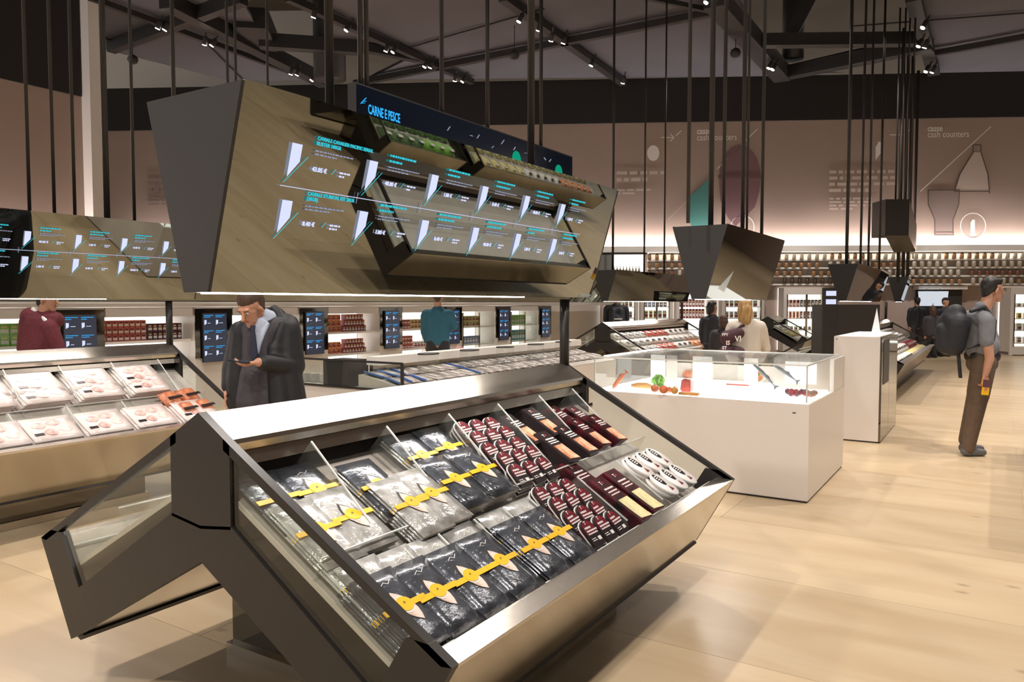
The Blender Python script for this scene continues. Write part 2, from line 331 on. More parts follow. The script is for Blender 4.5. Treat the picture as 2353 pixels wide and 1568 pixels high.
# ================================================================ market counters
AL = math.atan2(.49, .87); cA, sA = math.cos(AL), math.sin(AL)
def dk(b, off=.0):           # local profile point at distance b down the slope, off below the rim plane
    return (.13 + b * cA - off * sA, 1.075 - b * sA - off * cA)
def deckmat(cx, u, b, off, side=1, rot=0., tilt=0.):
    x, z = dk(b, off); X = Vector((0, side, 0)); Y = Vector((-cA * side, 0, sA)); Z = Vector((sA * side, 0, cA))
    m = frame((cx + side * x, u, z), X, Y, Z)
    return m @ Matrix.Rotation(rot, 4, 'Z') @ Matrix.Rotation(tilt, 4, 'X')
OFF = .16
def end_frame(y0, y1, root, sides=(1, -1)):
    m = MB()
    for s in sides:
        q = lambda L: [(s * x, z) for x, z in L]
        m.prism(q([(0, .78), (.15, .80), (.15, 1.064), (0, 1.153)]), y0, y1)
        m.prism(q([(0, .79), (0, .672), (.80, .228), (.735, .44), (.15, .81)]), y0, y1)
        m.prism(q([(.80, .228), (1.0, .585), (.925, .628), (.85, .63), (.735, .44)]), y0, y1)
        m.prism(q([(.12, 1.081), (1.0, .585), (.965, .58), (.12, 1.045)]), y0, y1)
    return m.build('end_frame', 'black', root)
def counter(cx, u0, u1, label, group=None, sides=(1, -1), foot=True, posts=True, postz=1.522):
    r = empty('market_counter', (cx, 0, 0), 0, label, 'counter', group); L0, L1 = u0 + .03, u1 - .03
    end_frame(u0, L0, r, sides); end_frame(L1, u1, r, sides)
    for s in sides:
        for y in (u0 + .008, u1 - .016):
            MB().prism([(s * .15, .81), (s * .735, .44), (s * .85, .63), (s * .15, 1.05)], y, y + .008).build('end_pane', 'glass', r)
        m = MB(); a = dk(0); e = dk(-.13 / cA + .0)
        m.prism([(0, 1.15), (s * .13, 1.075), (s * .13, 1.06), (0, 1.135)], L0, L1, 0)                     # cap
        m.prism([(s * .13, 1.075), (s * .135, 1.06), (s * .125, 1.035), (s * .12, 1.06)], L0, L1, 0)
        m.build('top_cap', 'steel', r)
        p0 = (s * .115, 1.055); m = MB()
        m.prism([(s * .085, 1.05), (s * .10, 1.05), (s * .125, .985), (s * .11, .985)], L0, L1).build('back_panel', 'steel', r)
        x0, z0 = dk(.02, OFF + .0); x1, z1 = dk(.94, OFF)
        m = MB(); m.prism([(s * x0, z0), (s * x1, z1), (s * x1, z1 - .02), (s * x0, z0 - .02)], L0, L1)
        m.build('tray_base', 'deck', r)
        # recess behind the packs
        m = MB(); m.prism([(s * .03, .99), (s * .04, .99), (s * (x0 + .01), z0), (s * x0, z0)], L0, L1).build('recess_back', 'dark', r)
        # step between the two tiers
        for bb, nm in ((.485, 'tier_rail'), (.905, 'front_rail')):
            xa, za = dk(bb, OFF); xb, zb = dk(bb - .004, OFF - .075); m = MB()
            m.prism([(s * xa, za), (s * xb, zb), (s * (xb + .006), zb), (s * (xa + .006), za)], L0, L1)
            m.build(nm, 'acryl', r); t = MB()
            t.prism([(s * (xb - .001), zb), (s * (xb + .007), zb), (s * (xb + .007), zb + .004), (s * (xb - .001), zb + .004)], L0, L1)
            if bb > .6:
                for kk in range(3):
                    xc, zc = dk(bb + .012 + kk * .012, OFF - .07 + kk * .004)
                    t.prism([(s * xc, zc), (s * (xc + .005), zc - .003), (s * (xc + .005), zc + .003), (s * xc, zc + .006)], L0, L1)
            t.build('rail_edge', 'edge', r)
        # outer lip, fascia, underside
        xa, za = .925, .592; m = MB()
        m.prism([(s * xa, za), (s * 1.0, .586), (s * .995, .572), (s * (xa - .005), za - .014)], L0, L1)
        m.prism([(s * xa, za), (s * x1, z1), (s * (x1 - .008), z1), (s * (xa - .008), za)], L0, L1)
        m.build('front_lip', 'steel', r)
        MB().prism([(s * 1.0, .585), (s * .80, .228), (s * .785, .235), (s * .985, .58)], L0, L1).build('fascia', 'steelm', r)
        MB().prism([(s * .80, .228), (s * 0, .672), (s * 0, .69), (s * .785, .25)], L0, L1).build('underside', 'steelm', r)
        MB().prism([(s * .81, .222), (s * .79, .215), (s * .765, .24), (s * .79, .25)], L0, L1).build('bottom_rail', 'black', r)
    if foot:
        ya, yb = u0 + .57, u1 - .65
        m = MB().prism([(-.6, .0), (.6, 0), (.6, .33), (0, .665), (-.6, .33)], ya, yb).build('plinth', 'mirrord', r)
        MB().prism([(-.62, .0), (.62, 0), (.62, .05), (-.62, .05)], ya - .02, yb + .02).build('plinth_kick', 'steel', m)
        MB().prism([(-.18, .05), (.3, .05), (.3, .49), (0, .65), (-.18, .56)], ya - .035, ya).build('access_panel', 'dark', m)
    if posts:
        MB().tube([(0, u1 - .02, 1.12), (0, u1 - .02, postz)], .028, 12).build('support_post', 'black', r, True)
    return r
def fin(cx, u, side, b0, b1, parent, top=.02, z=0):
    (xa, za), (xb, zb) = dk(b0, OFF - .004), dk(b1, OFF - .004); (xc, zc), (xd, zd) = dk(b1 - .05, OFF - .06), dk(b0 + .03, top)
    P = [(side * x, zq) for x, zq in ((xa, za), (xb, zb), (xc, zc), (xd, zd))]
    o = MB().prism(P, u - .0025, u + .0025).build('divider', 'acryl', parent)
    (xe, ze), (xf, zf) = dk(b1 - .05, OFF - .063), dk(b0 + .03, top - .003)
    MB().bar((side * xf, u, zf), (side * xe, u, ze), .006, .005).build('divider_edge', 'edge', o)
    return o
mainc = counter(-2.13, 1.5, 3.95, 'nearest black framed market counter of fish packs, under the big tilted mirror')
DU = [1.81, 2.19, 2.58, 2.96, 3.34, 3.7]
for u in DU:
    fin(-2.13, u, 1, .03, .48, mainc)
for u in (1.625, 1.81, 1.985, 2.19, 2.375, 2.56, 2.98, 3.39): fin(-2.13, u, 1, .53, .9, mainc, OFF - .08)
leftc = counter(-6.1, 1.5, 4.05, 'market counter of pink meat packs at the left, behind the nearest counter')
for u in (2.25, 2.62, 3.0, 3.4, 3.8): fin(-6.1, u, 1, .03, .48, leftc); fin(-6.1, u - .15, 1, .5, .9, leftc, .06)
rc1 = counter(1.3, 5.5, 9.2, 'market counter on the right aisle, seen only in the big mirror', posts=False, sides=(-1,), foot=False)
rc2 = counter(5.1, 8.9, 10.9, 'market counter with stacked green packs, seen only at the top of the big mirror', posts=False)
rc3 = counter(5.1, 11.4, 16.5, 'market counter with yellow goods, seen only in the big mirror', posts=False)
kc = counter(-6.1, 12.7, 16.9, 'distant market counter with pale packs under the low dark mirror, left of the acrylic showcase')
mc = counter(-2.15, 12.75, 19.4, 'distant market counter of cheeses beyond the second white pedestal')
# ================================================================ hanging mirror units
CEIL = 8.2
UB, UT = 1.534, 2.154
def unit(cx, u0, u1, label, rods, ub=UB, ut=UT, wb=.06, wt=.237, cap='dark', mat='mirror', strip=True):
    r = empty('hanging_mirror_unit', (cx, 0, 0), 0, label, 'mirror unit')
    MB().prism([(-wb + .004, ub + .01), (wb - .004, ub + .01), (wt - .01, ut), (-wt + .01, ut)], u0 + .012, u1 - .012).build('housing', cap, r)
    for y in (u0, u1 - .012):
        MB().prism([(-wb, ub), (wb, ub), (wt, ut + .003), (-wt, ut + .003)], y, y + .012).build('end_cap', cap, r)
    for s in (1, -1):
        MB().prism([(s * wb, ub), (s * wt, ut + .008), (s * (wt - .01), ut + .008), (s * (wb - .01), ub)], u0 + .0121, u1 - .0121).build('mirror_panel', mat, r)
    if strip: MB().box(-wb + .015, wb - .015, u0 + .05, u0 + (u1 - u0) * .72, ub - .004, ub + .008).build('light_strip', 'strip', r)
    for x, y, rad in rods:
        MB().tube([(x - cx, y, ut), (x - cx, y, CEIL)], rad, 8).build('hanger_rod', 'black', r, True)
    return r
def rodpts(cx, lst, z=UT, rad=.013, dx=0.0):
    out = []
    for it in lst:
        px, py = it[0], it[1]; q = gx(px, py, cx + dx); out.append((cx + dx, q[1], it[2] if len(it) > 2 else rad))
    return out
mu = unit(-2.13, 1.5, 4.15, 'largest tilted mirror unit with glowing prices, hanging over the nearest counter',
     rodpts(-2.13, [(757, 200, .017), (1220, 350, .02)]))
lu = unit(-6.1, 1.4, 4.25, 'tilted mirror unit with glowing prices at the left edge, over the meat counter',
     rodpts(-6.1, [(68, 485), (125, 485), (172, 487), (246, 492, .024), (309, 500)]) + [(-6.1, u, .018) for u in (4.12,)])
u3 = unit(-2.15, 6.35, 8.4, 'mid sized mirror unit with black end cap above the acrylic showcase',
     rodpts(-2.15, [(1633, 518, .024), (1662, 520, .018), (1706, 522, .021), (1716, 525, .012), (1750, 541, .018), (1581, 518, .016)]))
u4 = unit(-2.2, 13.8, 18.2, 'distant mirror unit with steep black end cap, above the second white pedestal',
     rodpts(-2.2, [(1945, 606, .028), (1977, 606, .022), (1995, 607, .022), (2020, 620, .024)]), mat='mirror')
u5 = unit(-2.1, 21.2, 22.0, 'smallest mirror unit furthest down the aisle, right of the steep black one',
     rodpts(-2.1, [(2063, 640, .04), (2075, 640, .04), (2085, 641, .04), (2098, 642, .04)]))
u6 = unit(-6.15, 12.9, 17.2, 'long low mirror unit with dark end, left of the mid sized one',
     rodpts(-6.15, [(1408, 622, .024), (1480, 627, .02), (1526, 630, .02)]), ut=2.11)
# unit over the fish counter, hidden low but its rods show above
u7 = empty('sign_screen', (-6.1, 0, 0), 0, 'long dark blue sign screen reading CARNE E PESCE behind the big mirror', 'sign')
MB().box(-.06, .06, 6.3, 11.4, 3.05, 3.94).build('screen_body', 'beam', u7); MB().box(.061, .066, 6.32, 11.38, 3.07, 3.92).build('screen_face', 'navy', u7)
def on_sign(o, y, z, k=1): o.parent = u7; o.matrix_local = frame((.069, y, z), (0, k, 0), (0, 0, 1), (1, 0, 0))
q = gx(846, 248, -6.03); zt = q[2]; yt = q[1]
t = text_mesh('CARNE E PESCE', .15, 'blue', 'sign_lettering', .003); on_sign(t, yt, zt - .06, .52)
t = text_mesh('MEAT AND FISH', .12, 'blue', 'sign_lettering'); on_sign(t, yt, zt - .21, .48)
a = gx(830, 236, -6.03); b_ = gx(842, 226, -6.03)
m = MB()
for (p, q_, w_) in (((829, 238), (841, 225), .02), ((834, 233), (841, 233), .02), ((831, 237), (838, 237), .014)):
    A = gx(*p, -6.03); B_ = gx(*q_, -6.03); m.bar((.0, A[1], A[2]), (.0, B_[1], B_[2]), w_, .004)
o = m.build('fish_symbol', 'blue', u7); o.location = (.07, 0, 0)
m = MB()
for p, q_ in (((1028, 300), (1034, 291)), ((1096, 318), (1101, 310)), ((1080, 311), (1086, 313)), ((1152, 331), (1158, 322)), ((1180, 345), (1184, 338)), ((1250, 362), (1254, 368)), ((1205, 352), (1212, 352)), ((1262, 372), (1266, 366)), ((1130, 340), (1134, 336))):
    A = gx(*p, -6.03); B_ = gx(*q_, -6.03); m.bar((0, A[1], A[2]), (0, B_[1], B_[2]), .02, .004)
o = m.build('sign_dashes', 'txtd', u7); o.location = (.07, 0, 0)
M['green'] = glow('screen_green', '0f9070', 1.0)
for p in ((1187, 366), (1284, 396)):
    A = gx(*p, -6.03); o = MB().lathe([(.12, 0), (.12, .003)], 20).build('sign_disc', 'green', u7); o.matrix_local = frame((.069, A[1], A[2]), (0, 1, 0), (0, 0, 1), (1, 0, 0))
for it in [(403, 190), (523, 190), (542, 190), (615, 188), (828, 190), (842, 190), (1015, 190), (1120, 190), (1243, 300)]:
    qq = gx(it[0], it[1], -6.1)
    zb = 3.94 if 6.3 < qq[1] < 11.4 else 2.15
    if qq[1] > 6.3: MB().tube([(0, min(qq[1], 11.35), zb), (0, min(qq[1], 11.35), CEIL)], .03, 8).build('hanger_rod', 'black', u7, True)
    elif qq[1] > 4.2: pass
u8 = unit(-6.1, 4.5, 5.6, 'mirror unit end hidden behind the big mirror, its thin rods showing above', rodpts(-6.1, [(523, 190), (542, 190), (615, 188)]), ub=1.66, strip=False)
# boxy unit hanging near the end wall
q = gd(2083, 500, 17.5); r = empty('hanging_display', (float(q[0]), float(q[1]), 0), YAW, 'small boxy display with dark side and angled mirror face hanging before the bottle graphic', 'display')
def gl(px, py): p = gd(px, py, 17.5) - q; return float(p @ rr), float(p @ zz)
k = 1756 / 17.5
x0, x1 = -53 / k, 0; zt_, zb_ = q[2] + 40 / k, q[2] - 42 / k
MB().box(x0, x1, -.1, .55, zb_, zt_).build('side_panel', 'dark', r)
MB().add([(x1, -.11, zt_), (x1 + .42, .35, zt_ - .52), (x1 + .42, .35, zb_ - .32), (x1, -.11, zb_), (x1, .0, zt_), (x1 + .42, .46, zt_ - .52), (x1 + .42, .46, zb_ - .32), (x1, 0, zb_)],
         [(0, 1, 2, 3), (4, 5, 6, 7), (0, 1, 5, 4), (1, 2, 6, 5), (2, 3, 7, 6), (3, 0, 4, 7)]).build('mirror_panel', 'mirror', r)
MB().add([(x0, -.1, zb_), (x1, -.1, zb_), (x1 + .42, .4, zb_ - .33), (x1, .55, zb_ - .33)], [(0, 1, 2, 3)]).build('lower_panel', 'mirrord', r)
for px in (2062, 2075, 2085, 2097):
    xx = (px + 5 - 2083) / k; MB().tube([(xx, .2, zt_ - (.0 if xx < 0 else .2)), (xx, .2, CEIL)], .02, 8).build('hanger_rod', 'black', r, True)
# ---------------------------------------------------------------- glowing screen content on the mirror faces
TA = math.atan2(.177, .62)
def plane(root, u, h, side=1, off=.006):
    X = Vector((0, side, 0)); Y = Vector((math.sin(TA) * side, 0, math.cos(TA))); Z = X.cross(Y)
    o = Vector((side * .06, u, UB)) + Y * h + Z * off; return frame(o, X, Y, Z)
def greek(m, x, y, w, h, n=1, gap=1.5):
    yy = y
    for i in range(n):
        xx = x; end = x + w * (1 if i < n - 1 else random.uniform(.45, .8))
        while xx < end - .004:
            l = min(random.uniform(.006, .022), end - xx); m.box(xx, xx + l, yy - h, yy, 0, .0008); xx += l + .004
        yy -= h * (1 + gap)
def cell(root, u, h, i, j, price, title):
    r = MB(); r.add([(0, -.055, 0), (.042, 0, 0), (.042, .055, 0), (0, .055, 0), (0, -.055, .001), (.042, 0, .001), (.042, .055, .001), (0, .055, .001)], [(4, 5, 6, 7), (0, 1, 2, 3), (0, 1, 5, 4), (1, 2, 6, 5), (2, 3, 7, 6), (3, 0, 4, 7)])
    o = r.build('product_picture', 'txt', root); o.matrix_local = plane(root, u, h)
    m = MB().bar((0, -.075, 0), (.085, .02, 0), .0018, .001).build('slash_mark', 'cyan', root); m.matrix_local = plane(root, u - .01, h - .0)
    if title:
        t = text_mesh(title, .017, 'cyan', 'screen_title', .0004); t.parent = root; t.matrix_local = plane(root, u + .1, h + .082)
    else:
        g = MB(); greek(g, 0, 0, .15, .008, 2); o = g.build('screen_title', 'cyan', root); o.matrix_local = plane(root, u + .1, h + .092)
    g = MB(); greek(g, 0, 0, .18, .0045, 2); o = g.build('screen_text', 'txtd', root); o.matrix_local = plane(root, u + .1, h + .048)
    t = text_mesh(price + ' €', .021, 'txt', 'screen_price', .0006); t.parent = root; t.matrix_local = plane(root, u + .1, h - .022)
    o = MB().bar((0, 0, 0), (.016, .02, 0), .0018, .001).build('slash_mark', 'cyan', root); o.matrix_local = plane(root, u + .19, h - .022)
    g = MB(); greek(g, 0, 0, .05, .006, 2, 1.0); o = g.build('screen_text', 'txt', root); o.matrix_local = plane(root, u + .225, h - .008)
def screens(root, us, tit):
    for i, u in enumerate(us):
        for j, h in enumerate((.448, .262)):
            cell(root, u, h, i, j, ('43.05', '8.40')[j] if i == 0 else ('8.40', '48.80', '1.80')[(i + j) % 3], tit[j] if i == 0 else None)
    o = MB().box(0, us[-1] - us[0] + .3, -.001, .001, 0, .001).build('screen_rule', 'txt', root); o.matrix_local = plane(root, us[0] - .02, .362)
    g = MB()
    for u in us[1:]: g.box(u - us[0] - .03, u - us[0] - .028, -.02, .02, 0, .001)
    o = g.build('screen_ticks', 'txtd', root); o.matrix_local = plane(root, us[0], .362)
screens(mu, [1.72 + .36 * i for i in range(6)], ('CAVIALE CAVALIER PACIFIC SERIAL\nBLISTER 100GR', 'CAVIALE STURION, KIT 20GR\n(20GR)'))
screens(lu, [2.42 + .362 * i for i in range(5)], (None, None))
# ================================================================ packs
M['film'] = pm('silver_dark_film', '54585f', .24, .45, noise=.45, scale=9, stretch=(1, 1.6, 1), bump=.5, coat=.4)
M['filmw'] = pm('clear_wrinkled_film', 'c6c6c2', .22, .3, noise=.3, scale=14, bump=.6, coat=.5)
M['yellow'] = pm('yellow_belt', 'f2bd18', .4); M['salmon'] = pm('salmon_flesh', 'e08a5c', .4, noise=.25, scale=30, col2='f6c9a8')
M['fishin'] = pm('fish_window', 'd9b8a0', .35, noise=.2, scale=25, col2='ecdcd0'); M['ring'] = pm('window_rim', '2b2525', .4)
M['burg'] = pm('burgundy_card', '701f2c', .35); M['blackc'] = pm('black_card', '2c2224', .32); M['burgm'] = pm('burgundy_black_print', '241a1c', .3, noise=.6, scale=22, col2='5c1b26')
M['heart'] = pm('red_heart', 'd5303a', .4); M['cream'] = pm('cream_fish', 'e5dca8', .4, noise=.12, scale=30)
M['pinkm'] = pm('pink_meat', 'e0a8a0', .35, noise=.3, scale=18, col2='f3d9d2'); M['pinkw'] = pm('white_meat_film', 'f1e4df', .25, noise=.08, scale=10, bump=.15, coat=.4)
M['whitep'] = pm('white_tray', 'efece8', .3); M['orangem'] = pm('orange_salmon_fillet', 'cf6f45', .35, noise=.25, scale=14, col2='e59a72')
def slab(w, l, t, nx=4, ny=5, puff=.5, seal=.006):
    m = MB(); vs = []; 
    for j in range(ny + 1):
        for i in range(nx + 1):
            x = (i / nx - .5) * w; y = (j / ny - .5) * l; e = min(1, min(i, nx - i, j, ny - j) / 1.0)
            vs.append((x, y, t * (.35 + .65 * e) if e else t * .25))
    n = len(vs); vs += [((i / nx - .5) * w, (j / ny - .5) * l, 0) for j in range(ny + 1) for i in range(nx + 1)]
    W = nx + 1; fs = [(j * W + i, j * W + i + 1, (j + 1) * W + i + 1, (j + 1) * W + i) for j in range(ny) for i in range(nx)]
    fs += [tuple(n + k for k in reversed(f)) for f in fs[:nx * ny]]
    bd = [i for i in range(nx)] + [j * W + nx for j in range(ny)] + [ny * W + nx - i for i in range(nx)] + [(ny - j) * W for j in range(ny)]
    fs += [(bd[k], n + bd[k], n + bd[(k + 1) % len(bd)], bd[(k + 1) % len(bd)]) for k in range(len(bd))]
    return m.add(vs, fs)
def poly(pts, z, t=.0012): return MB().prism(pts, z, z + t, 0, 'z')
def almond(w, l, a=0., n=7, cx=0, cy=0):
    P = []
    for k in range(n + 1): s_ = k / n; P.append((w / 2 * math.sin(math.pi * s_) ** .8, l * (s_ - .5)))
    for k in range(1, n): s_ = 1 - k / n; P.append((-w / 2 * math.sin(math.pi * s_) ** .8, l * (s_ - .5)))
    return [(x * math.cos(a) - y * math.sin(a) + cx, x * math.sin(a) + y * math.cos(a) + cy) for x, y in P]
def oval(rx, ry, n=16, cx=0, cy=0): return [(cx + rx * math.cos(2 * math.pi * k / n), cy + ry * math.sin(2 * math.pi * k / n)) for k in range(n)]
def salmon_pack(film='film', w=.172, l=.29):
    r = empty('smoked_fish_pack', (0, 0, 0), 0, 'x', 'pack'); t = .011
    slab(w, l, t, 4, 6).build('film_pouch', film, r, True, 0)
    poly(almond(.062, .135, math.radians(14), cx=.0, cy=.0), t).build('window_rim', 'ring', r)
    poly(almond(.054, .125, math.radians(14), cx=.003, cy=-.004), t + .001).build('fish_window', 'fishin', r)
    MB().box(-w / 2 - .001, w / 2 + .001, -.011, .009, t + .001, t + .0035).build('belt', 'yellow', r)
    poly(oval(.03, .03), t + .0022, .001).build('badge_ring', 'whitep', r)
    b_ = poly(oval(.029, .026, cy=.003), t + .003, .002).build('badge', 'yellow', r)
    m = MB(); m.box(-.004, .004, .004, .006, t + .005, t + .0056); m.box(-.002, .005, .008, .01, t + .005, t + .0056); m.build('badge_mark', 'ring', b_)
    g = MB(); g.bar((-.02, .085, t + .001), (0, .095, t + .001), .002, .001); g.bar((0, .095, t + .001), (.012, .085, t + .001), .002, .001); g.bar((.012, .085, t + .001), (.03, .098, t + .001), .002, .001)
    g.build('wave_print', 'whitep', r); return proto(r)
SP = salmon_pack(); SPW = salmon_pack('filmw')
def putdeck(pr, cx, u, b, off, label, cat, group, side=1, rot=0., tilt=0.):
    return inst(pr, deckmat(cx, u, b, off, side, rot, tilt), label, cat, group)
G1 = 'smoked fish pouches with yellow belts'
row = [(1.60, .76), (1.74, .77), (1.90, .775), (2.075, .775), (2.285, .78), (2.465, .78)]
od = ['first', 'second', 'third', 'fourth', 'fifth', 'sixth']
for i, (u, b_) in enumerate(row):
    putdeck(SP, -2.13, u + .02, b_ - .015, .078, f'dark silver fish pouch with yellow belt, top pouch, {od[i]} from near end of lower tier', 'pack', G1)
    for k in range(1, 6):
        putdeck(SP, -2.13, u + .02 + random.uniform(-.004, .004), b_ - .015 - .004 * k, .078 + .0125 * k, f'silver fish pouch, {nth(k)} from top of {od[i]} stack, lower tier', 'pack', G1 + f' under the top of stack {od[i]}')
    putdeck(SPW, -2.13, u + .03, b_ - .09, .095, f'pale wrinkled pouch tucked behind the {od[i]} lower tier stack', 'pack', G1)
up = [(1.62, .37, 1), (1.775, .36, 1), (1.62, .185, 0), (1.775, .19, 0), (1.985, .27, 0), (2.0, .41, 1), (2.12, .40, 1), (2.30, .37, 0), (2.485, .365, 0), (2.31, .19, 0), (2.49, .18, 0)]
nm = ['front left pouch of the upper bin nearest the camera', 'front right pouch of the upper bin nearest the camera', 'back left pouch of the upper bin nearest the camera', 'back right pouch of the upper bin nearest the camera', 'back pouch of the second upper bin', 'front left pouch of the second upper bin', 'front right pouch of the second upper bin',
      'front left pouch of the third upper bin', 'front right pouch of the third upper bin', 'back left pouch of the third upper bin', 'back right pouch of the third upper bin']
for i, (u, b_, wv) in enumerate(up):
    o_ = (.075 if b_ > .3 else .098) + (.028 if i < 4 else 0)
    for k in range((5 if b_ > .3 else 3) - (2 if i < 4 else 0)):
        putdeck(SPW if (wv or k) else SP, -2.13, u, b_ - .003 * k, o_ + .013 * k, ('silver yellow belted ' + nm[i]) if k == 0 else ('pouch ' + ('just', 'second', 'third', 'fourth')[k - 1] + ' below the ' + nm[i]), 'pack', G1 if k == 0 else G1 + ' below ' + nm[i])
for k in range(2): putdeck(SPW, -2.13, 1.62, .60 - .01 * k, .115 + .013 * k, f'wrinkled pouch wedged between the tiers at the near end pane, {("upper", "lower")[k]} one', 'pack', G1)
# small tombstone shaped packs
def tomb(w, l):
    P = [(-w / 2, -l / 2), (w / 2, -l / 2)]
    for k in range(9): a = math.pi * k / 8; P.append((w / 2 * math.cos(a), l / 2 - w * .42 + w * .42 * math.sin(a)))
    return P
def small_pack():
    r = empty('round_top_pack', (0, 0, 0), 0, 'x', 'pack'); w, l = .088, .115
    MB().prism(tomb(w + .008, l + .008), 0, .004, 0, 'z').build('tub_rim', 'whitep', r)
    MB().prism(tomb(w, l), .004, .016, 0, 'z').build('sleeve', 'blackc', r)
    poly(tomb(w * .9, l * .52), .016).build('red_top', 'burg', r).location.y = l * .2
    g = MB(); z = .0175
    for y, n, hh in ((.018, 2, .008), (.004, 3, .007), (-.008, 3, .006)):
        x = -w * .36
        for k in range(n * 2): l_ = random.uniform(.007, .012); g.box(x, x + l_, y, y + hh, z, z + .0008); x += l_ + .003
    g.box(.012, .034, -.04, -.024, z - .0005, z + .0005); g.box(-.034, -.004, -.028, -.025, z, z + .0006); g.box(-.034, 0, -.036, -.033, z, z + .0006)
    g.bar((-.008, .036, z), (-.008, .05, z), .003, .001); g.bar((-.014, .05, z), (0, .05, z), .003, .001); g.build('lettering', 'print', r)
    MB().prism([(0, -.004), (.004, .002), (.0022, .0045), (0, .003), (-.0022, .0045), (-.004, .002)], 0, .001, 0, 'z').build('heart', 'heart', r).location = (.006, .04, .0178)
    return proto(r)
TP = small_pack()
def grid_packs(u0, b0, cols, rows, du, db, off, where, gname):
    n = 0
    for j in range(rows):
        for i in range(cols):
            n += 1
            putdeck(TP, -2.13, u0 + i * du + (j % 2) * .012, b0 + j * db + i * .006, off - .004 * (j % 2), f'black and red round-top pack, {od[j]} row down, {od[i]} from the near side, {where}', 'pack', gname, rot=random.uniform(-.06, .06), tilt=.28)
            for q in (1, 2) if (j == rows - 1 or i == 0) else ():
                putdeck(TP, -2.13, u0 + i * du + .006, b0 + j * db + i * .006 - .004, off + .02 * q, f'round-top pack {("just", "well")[q - 1]} under the {od[j]} row, {od[i]} from near side, {where}', 'pack', gname + ' lower layer', tilt=.28)
grid_packs(2.655, .13, 3, 5, .103, .078, .085, 'upper tier', 'round top fish packs upper tier')
grid_packs(2.64, .59, 3, 4, .103, .078, .09, 'lower tier', 'round top fish packs lower tier')
# tall sleeves
def sleeve(name, w, l, body, win, winc, wy0, wy1, red=None):
    r = empty(name, (0, 0, 0), 0, 'x', 'pack')
    MB().box(-w / 2, w / 2, -l / 2, l / 2, 0, .012).build('sleeve', body, r, bevel=.0015)
    MB().box(-w * .3, w * .42, l * wy0, l * wy1, .012, .0132).build('fish_window', winc, r)
    o = MB().prism([(-w * .3, l * wy0), (w * .42, l * wy0 - .012), (w * .42, l * wy0 + .01), (-w * .3, l * wy0 + .016)], .0132, .0145, 0, 'z').build('fold_flap', winc, r)
    g = MB(); z = .0122
    for y, hh in ((l * .22, .009), (l * .15, .007), (l * .09, .006)):
        x = -w * .3
        while x < w * .34: l_ = random.uniform(.007, .013); g.box(x, x + l_, y, y + hh, z, z + .0008); x += l_ + .003
    g.bar((-.01, l * .33, z), (-.01, l * .40, z), .0035, .001); g.bar((-.018, l * .4, z), (0, l * .4, z), .0035, .001); g.build('lettering', 'print', r)
    MB().prism([(0, -.006), (.006, .003), (.0035, .0065), (0, .004), (-.0035, .0065), (-.006, .003)], 0, .001, 0, 'z').build('heart', 'heart', r).location = (.008, l * .36, z)
    return proto(r)
CP = sleeve('smoked_salmon_sleeve', .105, .225, 'blackc', 1, 'salmon', -.42, .02)
DP = sleeve('salmon_slice_sleeve', .1, .23, 'burgm', 1, 'salmon', -.45, -.05)
WP = sleeve('white_fish_sleeve', .125, .29, 'burgm', 1, 'cream', -.45, -.02)
for i, (u, b_, o_, lb) in enumerate([(3.03, .2, .085, 'back left'), (3.235, .19, .08, 'back right'), (3.08, .375, .07, 'front left'), (3.275, .37, .07, 'front right')]):
    for k in range(5):
        putdeck(CP, -2.13, u + .002 * k, b_ - .006 * k, o_ + .013 * k, ('black salmon sleeve with orange window, ' + lb + ' of the fourth divided bin') if k == 0 else 'black sleeve, ' + ('just', 'second', 'third', 'fourth')[k - 1] + ' under the ' + lb + ' salmon sleeve', 'pack', 'black salmon sleeves' + ('' if k == 0 else ' beneath ' + lb), rot=(.05, -.03, 0, .04)[i])
for i, (u, b_, o_, lb) in enumerate([(3.49, .2, .1, 'back'), (3.45, .35, .07, 'front left'), (3.61, .365, .06, 'front right'), (3.62, .24, .09, 'back right')]):
    for k in range(5):
        putdeck(DP, -2.13, u + .006 * k, b_ - .006 * k, o_ + .013 * k, ('burgundy sleeve with small salmon window, ' + lb + ' of the farthest upper bin') if k == 0 else 'burgundy sleeve, ' + ('just', 'second', 'third', 'fourth')[k - 1] + ' under the ' + lb + ' one of the farthest upper bin', 'pack', 'burgundy sleeves' + ('' if k == 0 else ' beneath ' + lb), rot=(.1, .0, -.03, .05)[i])
for i, (u, b_, o_, lb) in enumerate([(3.04, .76, .07, 'left'), (3.185, .755, .065, 'right'), (3.05, .60, .1, 'raised back')]):
    for k in range(5):
        putdeck(WP, -2.13, u + .003 * k, b_ - .006 * k, o_ + .013 * k, ('burgundy sleeve with cream fish window, ' + lb + ' of lower tier') if k == 0 else 'burgundy sleeve, ' + nth(k - 1) + ' under the ' + lb + ' cream fish sleeve', 'pack', 'white fish sleeves' + ('' if k == 0 else ' beneath ' + lb))
def white_oval():
    r = empty('white_oval_pack', (0, 0, 0), 0, 'x', 'pack')
    MB().lathe([(.05, 0), (.062, .018), (.058, .022)], 18, sy=1.35).build('tub', 'whitep', r, True)
    poly(oval(.022, .042, cy=.03), .0221).build('black_label', 'blackc', r)
    g = MB()
    for k, y in enumerate((.052, .04, .028, .016)): g.box(-.013, .012 - .003 * (k % 2), y, y + .006, .0233, .024)
    g.build('lettering', 'print', r)
    poly([(-.014, -.05), (.016, -.05), (.004, -.02)], .0221).build('red_mark', 'burg', r); return proto(r)
OP = white_oval()
